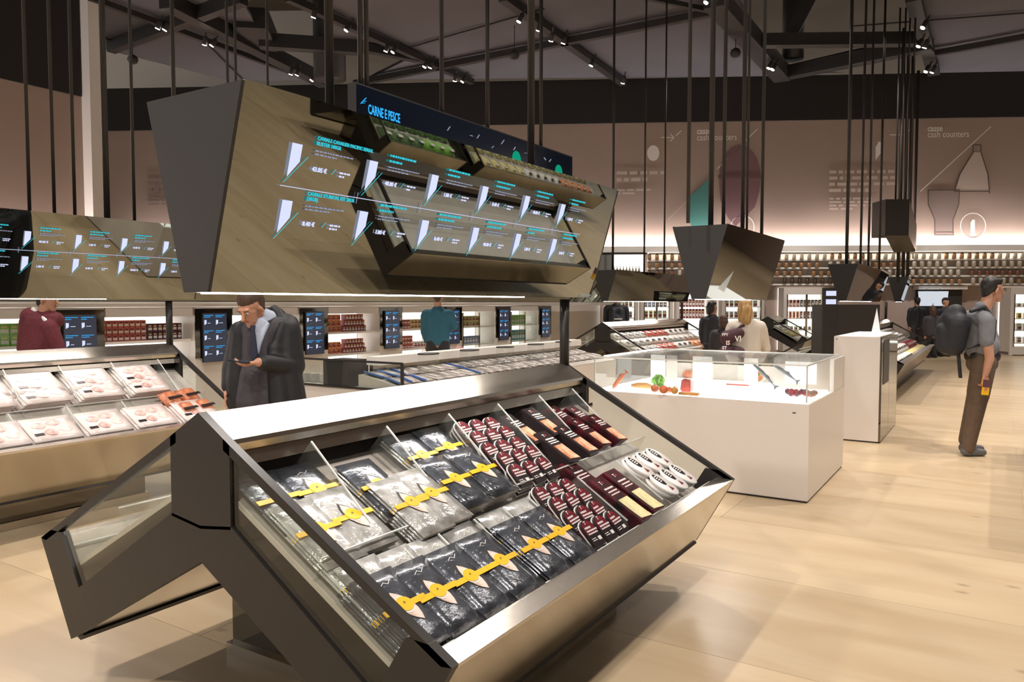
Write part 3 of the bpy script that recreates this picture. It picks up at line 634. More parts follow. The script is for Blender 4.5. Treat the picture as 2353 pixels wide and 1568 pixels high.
for j, b_ in enumerate((.655, .80)):
    for i, u in enumerate((3.47, 3.6, 3.73)):
        putdeck(OP, -2.13, u, b_, .08, f'white oval tub with black label, {od[i]} from left in the {("back", "front")[j]} row at far end', 'pack', 'white oval tubs', rot=.1)
        putdeck(OP, -2.13, u + .004, b_ - .01, .104, f'white oval tub hidden under the {od[i]} tub of the {("back", "front")[j]} row', 'pack', f'white oval tubs lower layer {j}', rot=.1)
# ---------------------------------------------------------------- meat packs on the left counter
def meat_pack():
    r = empty('meat_pack', (0, 0, 0), 0, 'x', 'pack')
    slab(.32, .26, .012, 5, 4).build('film_tray', 'pinkw', r, True)
    for k, (x, y) in enumerate(((-.07, .03), (.03, .05), (.08, -.03), (-.02, -.05))):
        poly([(p[0] + .006 * math.sin(5 * a), p[1]) for a, p in enumerate(oval(.045, .036, 12, x, y))], .0125, .0015).build('meat_slice', 'pinkm', r)
    MB().box(-.135, -.075, -.075, -.05, .0122, .0135).build('black_label', 'blackc', r)
    return proto(r)
MP = meat_pack()
k_ = 0
for tier, bl, us in (('upper', .27, (2.42, 2.79, 3.19, 3.58)), ('lower', .70, (2.33, 2.66, 3.02, 3.38, 3.76))):
    for i, u in enumerate(us):
        for part, db in (('front', .0), ('back', -.12)):
            if tier == 'lower' and part == 'back': continue
            for k in range(5):
                top = k == 4
                putdeck(MP, -6.1, u - (4 - k) * .011, bl + db + .03 + (4 - k) * -.006, .15 - k * .0195 - (.005 if part == 'back' else 0) + (0 if part == 'front' else .0), (f'top pink meat pack, {od[i]} {part} stack from left, {tier} tier of left counter') if top else f'meat pack, {nth(4 - k)} from top, {od[i]} {part} stack from left, {tier} tier', 'pack', 'pink meat packs' if top else f'meat packs inside the {od[i]} {part} stack {tier}', rot=random.uniform(-.02, .02))
def fillet():
    r = empty('salmon_fillet_pack', (0, 0, 0), 0, 'x', 'pack')
    slab(.15, .17, .06, 4, 4).build('fillet', 'orangem', r, True); MB().bar((-.06, -.045, .061), (.07, -.03, .061), .028, .002).build('black_label', 'blackc', r); return proto(r)
FPk = fillet()
for i, (u, b_, lb) in enumerate([(3.66, .52, 'upper left'), (3.83, .50, 'upper right'), (3.70, .68, 'lower left'), (3.86, .67, 'lower right')]):
    putdeck(FPk, -6.1, u, b_ + .02, .1, f'orange salmon fillet pack with black label, {lb} of four on the left counter', 'pack', 'salmon fillet packs')
# ================================================================ white pedestal with acrylic showcase
P1x0, P1x1, P1y0, P1y1 = -2.95, -1.16, 5.955, 7.5
r = empty('showcase_pedestal', (-2.05, 6.7, 0), 0, 'white pedestal topped by a bright acrylic showcase of fish and vegetables', 'pedestal'); R = (-2.05, 6.7)
X0, X1, Y0, Y1 = P1x0 - R[0], P1x1 - R[0], P1y0 - R[1], P1y1 - R[1]
MB().box(X0, X1, Y0, Y1, .015, .745).build('base', 'white', r, bevel=.003)
MB().box(X0 + .01, X1 - .01, Y0 + .01, Y1 - .01, 0, .015).build('shadow_gap', 'beam', r)
MB().box(X0 + .03, X1 - .04, Y0 + .02, Y1 - .2, .745, .757).build('lit_floor', 'lightbox', r)
ve = empty('acrylic_showcase', (0, 0, 0)); ve.parent = r
for nm_, bx in (('front_pane', (X0 + .01, X1 - .02, Y0 + .008, Y0 + .014, .757, 1.03)), ('side_pane', (X1 - .024, X1 - .018, Y0 + .014, Y0 + .9, .757, 1.03)), ('side_pane', (X0 + .01, X0 + .016, Y0 + .014, Y1 - .1, .757, 1.03)), ('top_pane', (X0 + .01, X1 - .02, Y0 + .008, Y1 - .12, 1.03, 1.037)), ('centre_pane', (-.03, -.024, Y0 + .014, Y1 - .2, .757, 1.03))):
    MB().box(*bx).build(nm_, 'acryl', ve)
m = MB()
for x, y in ((X0 + .01, Y0 + .008), (X1 - .028, Y0 + .008), (X1 - .028, Y0 + .9), (X0 + .01, Y1 - .12)): m.box(x, x + .01, y, y + .01, .757, 1.03)
m.box(X0 + .01, X1 - .02, Y0 + .004, Y0 + .012, 1.028, 1.04); m.box(X0 + .01, X1 - .02, Y1 - .13, Y1 - .12, 1.028, 1.04); m.box(X1 - .028, X1 - .018, Y0, Y1 - .12, 1.028, 1.04)
m.build('pane_edge', 'edge', ve)
m = MB(); m.box(X1 - .5, X1, Y1 - .55, Y1, .745, 1.02); m.build('side_block', 'white', r)
MB().box(X1 - .4, X1 - .14, Y1 - .556, Y1 - .55, .80, .99).build('block_window', 'lightbox', r)
for x, w_ in ((-.62, .10), (-.36, .18), (-.78, .14), (.12, .12), (.62, .14)):
    MB().box(x, x + w_, .28, .3, .757, 1.0).build('info_panel', 'panel' if w_ > .11 else 'white', r)
MB().box(X0, X1, Y1 - .09, Y1 - .08, .745, .9).build('back_panel', 'white', r)
m = MB(); m.box(X1 - .12, X1 - .095, Y0 - .002, Y0, .672, .680); m.build('lock', 'beam', r)
def place(o, px, py, z, label, cat, grp=None): p = gz(px, py, z); o.location = p; return tag(o, label, cat, grp)
M['leaf'] = pm('lettuce_leaf', '7fb84a', .5, noise=.4, scale=12); M['tomato'] = pm('tomato_skin', 'c94a2a', .3, noise=.2, scale=6, col2='dd8a50'); M['meat'] = pm('raw_meat', 'c0453a', .4, noise=.25, scale=14)
M['bread'] = pm('bread_crust', 'c9924f', .6, noise=.3, scale=10); M['berry'] = pm('berries', '4a3058', .4, noise=.6, scale=30, col2='b02838'); M['fishs'] = pm('fish_skin', '6a7076', .25, .3, noise=.35, scale=14); M['skin'] = pm('skin', 'c98e72', .5, noise=.06, scale=12)
ZF = .757
def blob(name, mat, pts, r_, n=10, sq=1., jit=0.):
    m = MB()
    for (x, y, z, q_) in pts:
        pr_ = [(q_ * math.sin(math.pi * (k + .5) / 7) * (1 + random.uniform(-jit, jit)), z + q_ * sq * (1 - math.cos(math.pi * (k + .5) / 7))) for k in range(7)]
        m.lathe(pr_, n, (x, y, 0))
    return m.build(name, mat, None, True)
o = empty('lettuce', (0, 0, 0)); 
for k in range(11):
    a = k * 2.4; q_ = .02 + .004 * k; lf = MB()
    g = 5; vs = [((i / g - .5) * .07, (j / g) * .075, .018 * math.sin(i * 2.1) + .014 * math.sin(j * 3 + i) + .05 * (j / g) ** 1.3) for j in range(g + 1) for i in range(g + 1)]
    vs = [(x * (1 - .5 * abs(2 * y / .075 - 1.2) ** 2 * .6), y, z) for x, y, z in vs]
    fs = [(j * 6 + i, j * 6 + i + 1, (j + 1) * 6 + i + 1, (j + 1) * 6 + i) for j in range(g) for i in range(g)]
    l_ = lf.add(vs, fs).build('leaf', 'leaf', o, True); l_.location = (0, 0, .005 + .002 * k); l_.rotation_euler = (.3 + .06 * k, 0, a)
place(o, 1513, 892, ZF, 'bright green lettuce in the acrylic showcase', 'lettuce')
for i, (px, py, s_) in enumerate([(1505, 902, .036), (1525, 905, .038), (1538, 903, .028)]):
    o = blob('tomato', 'tomato', [(0, 0, 0, s_)], 0, 14, .9); MB().lathe([(.006, s_ * 1.75), (.002, s_ * 1.95)], 6).build('stem', 'leaf', o); place(o, px, py, ZF, f'{("left", "middle", "right")[i]} tomato in front of the lettuce in the showcase', 'tomato')
o = MB().tube([(-.11, 0, .02), (-.05, .0, .026), (.03, 0, .026), (.1, 0, .016)], [.012, .024, .026, .01], 10).build('bread_roll', 'bread', None, True); place(o, 1478, 893, ZF, 'long pale bread roll at the left of the tomatoes', 'bread')
o = blob('onion', 'bread', [(0, 0, 0, .03)], 0); MB().lathe([(.008, .05), (.003, .07)], 6).build('stem', 'bread', o); place(o, 1550, 906, ZF, 'small tan onion right of the tomatoes', 'onion')
o = MB().prism([(-.05, 0), (.05, 0), (.045, .1), (-.035, .11)], -.04, .04).build('meat_chunk', 'meat', bevel=.012); place(o, 1578, 900, ZF, 'red chunk of meat right of the tomatoes', 'meat')
o = MB().box(-.08, .08, -.03, .03, 0, .02).build('meat_board', 'bread', bevel=.004); place(o, 1583, 908, ZF, 'thin wooden board in front of the red meat', 'board')
o = MB().prism([(-.09, .0), (.09, 0), (.09, .07), (-.07, .07)], -.03, .03).build('salmon_piece', 'orangem', bevel=.01); place(o, 1588, 868, ZF, 'orange piece of salmon behind the red meat', 'salmon')
def fish(name, L, r_, mat='fishs'):
    m = MB().tube([(-L / 2, 0, 0), (-L * .38, 0, .003), (-L * .1, 0, .006), (L * .2, 0, .004), (L * .38, 0, .0), (L * .43, 0, 0)], [.004, r_ * .7, r_, r_ * .75, r_ * .3, r_ * .25], 10)
    b_ = m.build(name, mat, None, True); MB().prism([(L * .4, 0), (L * .52, .03), (L * .5, 0), (L * .52, -.03)], -.003, .003).build('tail_fin', mat, b_); MB().prism([(-.02, r_ * .8), (.04, r_ * 1.6), (.07, r_ * .6)], -.002, .002).build('dorsal_fin', mat, b_); return b_
o = fish('red_fish', .2, .022, 'tomato'); o.rotation_euler = (0, -.9, .4); place(o, 1424, 874, .83, 'small red and brown fish standing at the left end of the showcase', 'fish')
o = fish('dark_fish', .3, .016); o.rotation_euler = (0, .8, .2); place(o, 1755, 862, .88, 'dark silver fish hung above the garnished plate', 'fish')
o = fish('striped_fish', .3, .018); o.rotation_euler = (0, .6, .2); place(o, 1800, 855, .9, 'striped fish beside the dark one in the showcase', 'fish')
o = MB().tube([(-.14, 0, .06), (-.05, 0, .035), (.08, 0, .02), (.16, 0, .015)], [.02, .026, .026, .012], 10).build('crab_leg', 'bread', None, True); place(o, 1838, 882, ZF + .02, 'long orange crusted piece at the right of the showcase', 'food')
pl = empty('garnished_plate', (0, 0, 0)); MB().lathe([(.05, 0), (.06, .004), (.1, .016), (.102, .019), (.06, .008)], 24).build('plate', 'whitep', pl, True)
for k in range(9): a = k * .7; blob('garnish', ('salmon', 'leaf', 'tomato')[k % 3], [(.05 * math.cos(a), .05 * math.sin(a), .012, .018)], 0).parent = pl
place(pl, 1737, 884, ZF, 'white plate with orange and green garnish in the showcase', 'plate'); pl.rotation_euler = (.5, 0, 0); pl.location.z += .05
o = blob('berry_heap', 'berry', [(random.uniform(-.1, .1), random.uniform(-.05, .05), random.uniform(0, .02), random.uniform(.016, .024)) for _ in range(42)], 0, 8); o['kind'] = 'stuff'; place(o, 1842, 912, ZF, 'heap of dark purple and red berries in the right corner of the showcase', 'berries')
o = MB().box(-.1, .1, -.012, .012, 0, .01).build('cutlery_stick', 'meat'); place(o, 1695, 886, ZF, 'thin pink stick left of the garnished plate', 'stick')
# ================================================================ second pedestal
X0, X1, Y0, Y1 = -1.5, -1.02, 8.945, 10.45; r = empty('tall_pedestal', (-1.26, 9.7, 0), 0, 'tall white pedestal with glossy dark side, left of the man with the backpack', 'pedestal'); X0 += 1.26; X1 += 1.26; Y0 -= 9.7; Y1 -= 9.7
MB().box(X0, X1 - .02, Y0, Y1, .015, 1.14).build('base', 'white', r, bevel=.003); MB().box(X0 + .01, X1 - .03, Y0 + .01, Y1 - .01, 0, .015).build('shadow_gap', 'beam', r)
for a_, b_ in ((0, .45), (.455, 1)):
    MB().box(X1 - .02, X1, Y0 + .01 + a_ * 1.48, Y0 + .01 + b_ * 1.48, .015, 1.14).build('side_panel', 'mirrord', r)
MB().box(X0 + .05, X1 - .07, Y0 + .05, Y1 - .05, 1.14, 1.146).build('top_sheet', 'panel', r)
MB().box(X1 - .0, X1 + .004, Y0 + .12, Y0 + .62, .62, 1.1).build('black_glass', 'dark', r)
m = MB(); p = gy(1918, 762, 8.94); m.lathe([(.006, 0), (.006, .004)], 8).build('lock', 'beam', r).matrix_local = frame((X0 + .03, Y0 - .001, 1.11), (1, 0, 0), (0, 0, 1), (0, -1, 0))
o = MB(); p = gy(2034, 748, 9.6)
o.add([(-.05, 0, 0), (.05, 0, 0), (0, .08, 0), (0, .04, .3)], [(0, 1, 2), (0, 1, 3), (1, 2, 3), (2, 0, 3)]); o = o.build('paper_cone', 'whitep'); o.location = (-1.2, 9.9, 1.146); tag(o, 'white folded paper pyramid standing on the tall pedestal', 'sign')
# black kiosk behind
q = gd(1888, 700, 11); q2 = gd(1930, 700, 11); q3 = gd(2022, 700, 11); r = empty('black_kiosk', (q[0], q[1], 0), YAW, 'large black kiosk with two small lit screens behind the tall pedestal', 'kiosk')
w1 = np.linalg.norm((q2 - q)[:2]); w3 = np.linalg.norm((q3 - q)[:2])
MB().box(0, w3, 0, .35, 0, 1.48).build('cabinet', 'dark', r); MB().box(0, w1 * .78, -.05, -.001, .0, 1.72).build('screen_column', 'beam', r)
for zc in (1.64, 1.52): MB().box(.04, w1 * .7, -.056, -.05, zc - .035, zc + .035).build('lit_screen', 'txt', r)
# ================================================================ floor-standing cases on the back wall
def wframe(px, d): p = WA + wd * aW(px) + wn * d; return (p[0], p[1], 0), math.atan2(wd[1], wd[0])
SHN = {.35: 'lowest', .72: 'second', 1.06: 'third', 1.4: 'top'}
def wallcase(px0, px1, label, rows, doors=True, ztop=1.95, inner='panel', empty_=False):
    loc, rz = wframe(px0, 0.65); wdt = aW(px1) - aW(px0)
    r = empty('display_fridge', loc, rz, label, 'fridge', None)
    MB().box(0, wdt, .04, .62, .02, .1).build('kick', 'steelm', r); MB().box(0, wdt, .55, .62, .1, ztop).build('back_panel', inner, r)
    m = MB(); m.box(0, .09, 0, .6, 0, ztop); m.box(wdt - .09, wdt, 0, .6, 0, ztop); m.box(.09, wdt - .09, 0, .6, ztop - .2, ztop); m.box(.09, wdt - .09, 0, .6, .02, .25); m.build('case', 'white', r)
    for z in (.35, .72, 1.06, 1.4): MB().box(.1, wdt - .1, .1, .54, z - .02, z).build('shelf', 'whitew', r)
    if doors:
        n = 2
        for k in range(n):
            a = .09 + (wdt - .18) * k / n; b_ = .09 + (wdt - .18) * (k + 1) / n
            d_ = MB().box(a + .01, b_ - .01, -.012, -.006, .26, ztop - .21).build('glass_door', 'glass', r)
            f = MB(); f.box(a, a + .03, -.02, 0, .25, ztop - .2); f.box(b_ - .03, b_, -.02, 0, .25, ztop - .2); f.build('door_frame', 'steelm', d_)
    for (z, mats, wv, hh, cnt) in rows:
        for k in range(cnt):
            mt = mats[k * len(mats) // cnt]; x = .12 + (wdt - .26) * (k + .1) / cnt; ww = (wdt - .26) / cnt * wv
            sp = PK(mt, ww, .1, hh)
            sp_ = inst(sp, None, f'{nth(k)} {CN[mt]} pack on {SHN[z]} shelf, {label.split(" with")[0].split(" standing")[0]}', 'pack', f'{CN[mt]} packs in the {label[:40]}')
            sp_.location = (loc[0] + math.cos(rz) * x - math.sin(rz) * .2, loc[1] + math.sin(rz) * x + math.cos(rz) * .2, z); sp_.rotation_euler = (0, 0, rz)
    return r
CN = dict(pb='burgundy', po='orange', pr='red and pink', pp='dark purple', pgn='green', py='yellow', pbl='blue', pw='white', pk='brown jar', pt='teal', pgr='pale grey')
for k, c in dict(pb='8c3038', po='e89a68', pr='c86a5c', pp='5a3040', pgn='8fca5a', py='e6d898', pbl='7f90c8', pw='ece8e2', pk='7a5a48', pt='59a7ae', pgr='bdbab4').items(): M[k] = pm('pack_' + CN[k].replace(' ', '_'), c, .4, noise=.1, scale=10)
_pk = {}
def PK(mt, w, d, h):
    key = (mt, round(w, 2), round(d, 2), round(h, 2))
    if key not in _pk:
        r = MB().box(0, w, 0, d, 0, h).build('product_box', mt, None, bevel=min(w, h) * .06)
        MB().box(w * .12, w * .88, -.0015, 0, h * .18, h * .5).build('front_label', 'pw' if mt in ('pb', 'pr', 'pp', 'pbl', 'pgn', 'pt', 'pk') else 'pb', r)
        MB().box(w * .2, w * .75, -.0015, 0, h * .62, h * .78).build('print_band', 'blackc' if mt in ('pw', 'py', 'po', 'pr') else 'py', r); _pk[key] = proto(r)
    return _pk[key]
wallcase(1788, 1890, 'lit white fridge with two glass doors standing left of the black kiosk', [(.35, ['po'], .85, .14, 7), (.72, ['pgr', 'pw'], .6, .1, 8), (1.06, ['po', 'pb', 'pp'], .6, .2, 10), (1.4, ['pr', 'pp', 'pp'], .7, .2, 10)])
wallcase(2296, 2420, 'bright fridge of white goods standing at the right edge of the picture', [(.35, ['pw'], .7, .18, 7), (.72, ['pgr'], .7, .2, 7), (1.06, ['py', 'pr'], .6, .16, 7), (1.4, ['pw', 'pb'], .7, .1, 8)])
wallcase(1548, 1625, 'lit case of burgundy jars standing behind the blond woman', [(1.06, ['pb'], .8, .27, 8), (1.4, ['pb'], .8, .22, 8)], False)
wallcase(1390, 1462, 'lit fridge with yellow goods standing behind the hooded shopper', [(1.06, ['py', 'pw'], .8, .2, 6), (1.4, ['py'], .8, .18, 6)])
wallcase(1468, 1540, 'narrow lit fridge with dark goods standing left of the burgundy jars', [(1.06, ['py', 'pgr'], .8, .22, 5), (1.4, ['pbl', 'pp'], .8, .18, 6)])
wallcase(1650, 1745, 'pale lit fridge standing behind the blond woman at her right', [(1.06, ['pw'], .8, .2, 7), (1.4, ['pgr'], .8, .18, 7)])
loc, rz = wframe(2105, .4); r = empty('dark_doorway', loc, rz); wdt = aW(2205) - aW(2105)
MB().box(0, wdt, .2, .38, 0, 1.9).build('dark_opening', 'dark', r); MB().box(-.08, wdt + .05, .0, .36, 1.9, 2.0).build('lintel', 'white', r); tag(r, 'dark doorway with hanging crystal lamps at the end of the aisle', 'doorway')
for k, px in enumerate((2128, 2160)):
    p = onW(px, 690, .6); o = MB().lathe([(.16, .0), (.18, .12), (.2, .3), (.21, .42)], 14).build('crystal_lamp', glow('crystal_glow' + str(k), 'dfe4ee', .8), None, True); o.location = (p[0], p[1], 1.42); MB().tube([(0, 0, .42), (0, 0, .5)], .01, 6).build('cord', 'dark', o)
    tag(o, f'{("left", "right")[k]} sparkling conical crystal lamp in the dark doorway', 'lamp')
# tiers of brown jars over the cases
M['shelfw'] = pm('shelf_back', 'bdb1a4', .6)
loc, rz = wframe(1486, .45); L = aW(2380) - aW(1486); r = empty('jar_shelving', loc, rz, 'long white wall shelving holding rows of small brown jars', 'shelving')
MB().box(0, L, .3, .44, 2.0, 3.0).build('back_board', 'shelfw', r)
ZS = [2.07, 2.31, 2.55, 2.79]
for z in ZS: MB().box(0, L, -.02, .3, z - .045, z).build('shelf', 'whitew', r)
MB().box(0, L, -.06, -.03, 2.955, 2.985).build('fill_strip', 'strip', r)  # added glowing strip that brightens the jar shelving
MB().box(0, L, -.08, -.06, 2.93, 2.99).build('fill_strip_valance', 'whitew', r)
JM = {}
for k, c in (('dark_brown', '4d3a30'), ('reddish_brown', '80523f'), ('pale_glass', 'b5aa9a'), ('amber', '9a7450')): 
    M[k] = pm('jar_' + k, c, .25); j = MB().lathe([(.05, 0), (.058, .01), (.058, .12), (.045, .135)], 10).build('spice_jar', k, None, True); MB().lathe([(.048, .135), (.048, .16)], 10).build('lid', 'blackc' if k != 'pale_glass' else 'whitep', j); JM[k] = proto(j)
ks = list(JM)
for zi, z in enumerate(ZS):
    px = 1492; jn = -1
    kind = random.choice(ks); left = random.randint(4, 9)
    while px < 2376:
        if not (1615 < px < 1700 and zi < 3):
            jn += 1; p = onW(px, 600, .5); rn = ('lowest', 'second lowest', 'second highest', 'topmost')[zi]
            inst(JM[kind], None, f'{kind.replace("_", " ")} jar, {nth(jn)} from the left in the {rn} row of the wall shelving', 'jar', f'{kind} jars row {zi}', (p[0], p[1], z))
        px += 17.5; left -= 1
        if left <= 0: kind = random.choice(ks); left = random.randint(4, 9); px += random.choice((0, 14))
# bottle niche at left of the jars
loc, rz = wframe(1405, .5); wq = aW(1478) - aW(1405); r = empty('bottle_niche', loc, rz, 'backlit niche with a row of small bottles high on the back wall', 'niche')
MB().box(0, wq, .3, .4, 2.35, 2.95).build('back_panel', 'panel', r); MB().box(-.05, wq + .05, 0, .4, 2.3, 2.35).build('shelf', 'whitew', r); MB().box(-.4, wq + .05, 0, .4, 2.95, 2.99).build('top_rail', 'dark', r); MB().box(-.55, -.02, .1, .4, 2.3, 2.95).build('dark_panel', 'mirrord', r)
j = MB().lathe([(.03, 0), (.035, .01), (.035, .14), (.012, .2), (.012, .25)], 8).build('small_bottle', 'pale_glass', None, True); MB().lathe([(.036, .05), (.036, .1)], 8).build('bottle_label', 'pp', j); JB = proto(j)
for k in range(9): p = onW(1411 + k * 7.2, 600, .45); inst(JB, None, f'small clear bottle in the backlit niche, {nth(k)} from the left', 'bottle', 'bottles in the backlit niche', (p[0], p[1], 2.35))
# ================================================================ wall graphics
def wplace(o, px, py, off=.012, sx=1.): p = onW(px, py, off); o.matrix_world = frame(p, wd * sx, (0, 0, 1), wn); return o
def wpoly(name, pts, mat, label=None, off=.012, t=.004):
    o0 = onW(*pts[0], off); P = [((onW(*p, off) - o0) @ wd, (onW(*p, off) - o0)[2]) for p in pts]
    o = MB().prism(P, 0, t, 0, 'z').build(name, mat); o.matrix_world = frame(o0, wd, (0, 0, 1), wn)
    if label: tag(o, label, 'wall graphic')
    return o
M['teal'] = pm('teal_print', '4f8a86', .7); M['mauve'] = pm('mauve_print', '7c5f63', .7); M['mauved'] = pm('dark_mauve_print', '6c5053', .7); M['palep'] = pm('pale_print', 'cbbdb4', .7); M['greyp'] = pm('grey_print', '8d7d78', .7); M['greyd'] = pm('dark_grey_print', '5f5350', .7)
for tx_, px, py, s_, b_, k in (('casse', 1601, 308, .26, .006, 'left'), ('cash counters', 1601, 323, .27, 0, 'left'), ('casse', 2131, 302, .26, .006, 'right'), ('cash counters', 2131, 316, .27, 0, 'right')):
    o = text_mesh(tx_, s_, 'print', 'wall_lettering', b_); wplace(o, px, py, .012, .78); tag(o, f'white {"bold" if b_ else "thin"} lettering {tx_} on the back wall, {k} one', 'lettering')
def wlines(name, segs, wpx, mat, label):
    o0 = onW(*segs[0][0], .014); m = MB()
    for a, b_ in segs:
        A = onW(*a, .014) - o0; B_ = onW(*b_, .014) - o0; m.bar((A @ wd, A[2], 0), (B_ @ wd, B_[2], 0), wpx * .013, .004, 0, (0, 0, 1))
    o = m.build(name, mat); o.matrix_world = frame(o0, wd, (0, 0, 1), wn); return tag(o, label, 'wall graphic')
wlines('arrow_graphic', [((1519, 316), (1549, 316)), ((1549, 316), (1540, 308)), ((1549, 316), (1540, 325)), ((1553, 312), (1566, 300))], 1.6, 'print', 'thin white arrow left of the left casse lettering')
wlines('arrow_graphic', [((2045, 310), (2077, 310)), ((2077, 310), (2068, 303)), ((2077, 310), (2068, 318)), ((2082, 306), (2092, 296))], 1.6, 'print', 'thin white arrow left of the right casse lettering')
wlines('slash_graphic', [((1648, 388), (1740, 297))], 1.8, 'print', 'long white diagonal line over the egg shaped graphic')
wlines('slash_graphic', [((2115, 440), (2277, 291))], 1.8, 'print', 'long white diagonal line over the bottle graphic')
wlines('slash_graphic', [((1535, 505), (1640, 400))], 1., 'palep', 'pale diagonal line beside the teal shape')
def E_(cx, cy, rx, ry, a0=0, a1=360, n=20): return [(cx + rx * math.cos(math.radians(a0 + (a1 - a0) * k / n)), cy + ry * math.sin(math.radians(a0 + (a1 - a0) * k / n))) for k in range(n + (a1 - a0 != 360))]
wpoly('egg_graphic', E_(1501, 352, 14, 18), 'print', 'small white egg shape left of the casse lettering')
wpoly('leaf_graphic', [(1632, 408), (1580, 456), (1578, 490), (1590, 523), (1632, 523)], 'teal', 'teal rounded shape behind the left thick hanging pole')
wpoly('bulb_graphic', [(1652, 408)] + E_(1700, 408, 48, 76, 180, 360, 14)[1:] + [(1745, 440), (1735, 475), (1712, 500), (1690, 520), (1672, 500), (1655, 460)], 'mauve', 'large mauve bulb shape behind the thick hanging poles')
wpoly('bulb_graphic', [(1650, 410), (1750, 410), (1748, 402), (1651, 402)], 'mauved', 'darker seam across the mauve bulb shape', .02)
wpoly('small_bottle_graphic', [(2012, 368), (2012, 338), (2017, 330), (2017, 326), (2024, 326), (2024, 352)], 'print', 'small white half bottle left of the casse lettering')
def ring(cx, cy, r_, nm_): wlines(nm_, [(E_(cx, cy, r_, r_)[k], E_(cx, cy, r_, r_)[(k + 1) % 20]) for k in range(20)], 1.8, 'print', f'thin white circle at the foot of the {"bottle" if cx > 2000 else "bulb"} graphic')
ring(2236, 519, 29, 'ring_graphic'); ring(1706, 522, 27, 'ring_graphic')
wpoly('bottle_icon', [(2230, 542), (2230, 512), (2234, 505), (2240, 505), (2240, 542)], 'print', 'tiny white bottle inside the circle on the wall')
wlines('bottle_graphic', [((2236, 333), (2236, 350)), ((2254, 333), (2254, 350)), ((2236, 333), (2254, 333)), ((2236, 350), (2205, 400)), ((2205, 400), (2192, 440)), ((2254, 350), (2270, 400)), ((2270, 400), (2274, 445)), ((2193, 440), (2274, 440)), ((2133, 437), (2133, 470)), ((2133, 470), (2148, 505)), ((2148, 505), (2148, 540)), ((2205, 437), (2203, 470)), ((2203, 470), (2190, 505)), ((2190, 505), (2190, 540)), ((2148, 540), (2192, 540)), ((2148, 534), (2192, 534)), ((2133, 437), (2205, 437))], 2.2, 'greyd', 'large grey outlined bottle drawn on the back wall at right')
wpoly('bottle_graphic', [(2135, 437), (2203, 437), (2202, 470), (2189, 505), (2189, 538), (2149, 538), (2149, 505), (2135, 470)], 'greyp', 'grey fill of the lower bottle half on the wall', .008)
wpoly('bottle_graphic', [(2238, 350), (2253, 350), (2268, 400), (2272, 438), (2195, 438), (2207, 400)], 'palep', 'pale fill of the upper bottle half on the wall', .008)
def para(px, py, n, w_, s_, lab, m_='palep'):
    g = MB(); greek2(g, w_, s_, n); o = g.build('wall_text', m_); wplace(o, px, py); tag(o, lab, 'lettering')
def greek2(m, w_, h, n):
    y = 0
    for i in range(n):
        x = 0; end = w_ * (1 if i < n - 1 else .6)
        while x < end: l_ = random.uniform(.1, .35); l_ = min(l_, end - x + .02); m.box(x, x + l_, y - h, y, 0, .004); x += l_ + .07
        y -= h * 2
para(1417, 394, 2, 1.5, .1, 'pale blurred two line heading left of the bulb graphic'); para(1417, 435, 2, 1., .05, 'small blurred lines under the left heading')
para(1906, 392, 4, 1.9, .09, 'pale blurred four line heading left of the bottle graphic'); para(1906, 455, 4, 1.2, .05, 'small blurred lines under the right heading')
para(341, 402, 3, .9, .1, 'pale blurred heading on the wall left of the big mirror', 'greyp'); para(341, 445, 4, .9, .05, 'small blurred lines on the wall left of the big mirror', 'greyp')
# ================================================================ mirrored shelf wall along the left side
V = -9.5
wl_ = MB().box(V - 1.0, V - .72, 2.0, 23.5, 0, 2.6).build('wall_side', 'whitew'); struct(wl_)
r = empty('cornice', (V, 0, 0), 0, 'long white cornice above the mirrored pillars and shelf bays', 'cornice'); MB().box(-.6, .02, 3, 21.5, 1.45, 1.50).build('cornice_board', 'white', r)
r = empty('canopy_mirror', (V, 0, 0), 0, 'long tilted canopy mirror above the shelf bays at left', 'mirror'); MB().prism([(.0, 1.52), (.32, 2.3), (.30, 2.31), (-.02, 1.53)], 3, 21.5).build('mirror_panel', 'mirror', r); MB().box(-.02, .02, 3, 21.5, 1.505, 1.52).build('lower_edge', 'whitew', r)
def pillar(k, u):
    fr_ = k >= 4
    r = empty('screen_pillar', (V, u, 0), 0, f'{od2[k]} dark mirrored pillar with a price screen from the left, on the side shelf wall', 'screen')
    MB().box(-.55, .0, 0, .62, 0, 1.44).build('pillar', 'white', r); MB().box(.001, .008, .0, .62, .72, 1.42).build('mirror_plate', 'mirrord', r)
    MB().box(.012, .04, .1, .5, .66, 1.36).build('screen_body', 'beam', r); s_ = MB().box(.041, .043, .105, .495, .665, 1.355).build('screen_face', 'screen', r)
    for i in range(2):
        for j in range(3):
            g = MB(); greek(g, 0, 0, .15, .009, 2); g.build('screen_title', 'blue', s_).matrix_local = frame((.0445, .12 + i * .19, 1.33 - j * .22), (0, 1, 0), (0, 0, 1), (1, 0, 0))
            MB().prism([(0, 0), (.035, .02), (.035, .07), (0, .07)], 0, .001, 0, 'z').build('product_picture', 'txt', s_).matrix_local = frame((.0445, .125 + i * .19, 1.19 - j * .22), (0, 1, 0), (0, 0, 1), (1, 0, 0))
            g = MB(); greek(g, 0, 0, .08, .008, 1); g.build('screen_price', 'txt', s_).matrix_local = frame((.0445, .18 + i * .19, 1.22 - j * .22), (0, 1, 0), (0, 0, 1), (1, 0, 0))
od2 = ['leftmost', 'second', 'third', 'fourth', 'fifth', 'sixth', 'seventh', 'eighth']
U0 = 4.76; PR = 1.905
for k in range(7): pillar(k, U0 + PR * k)
stockN = 0
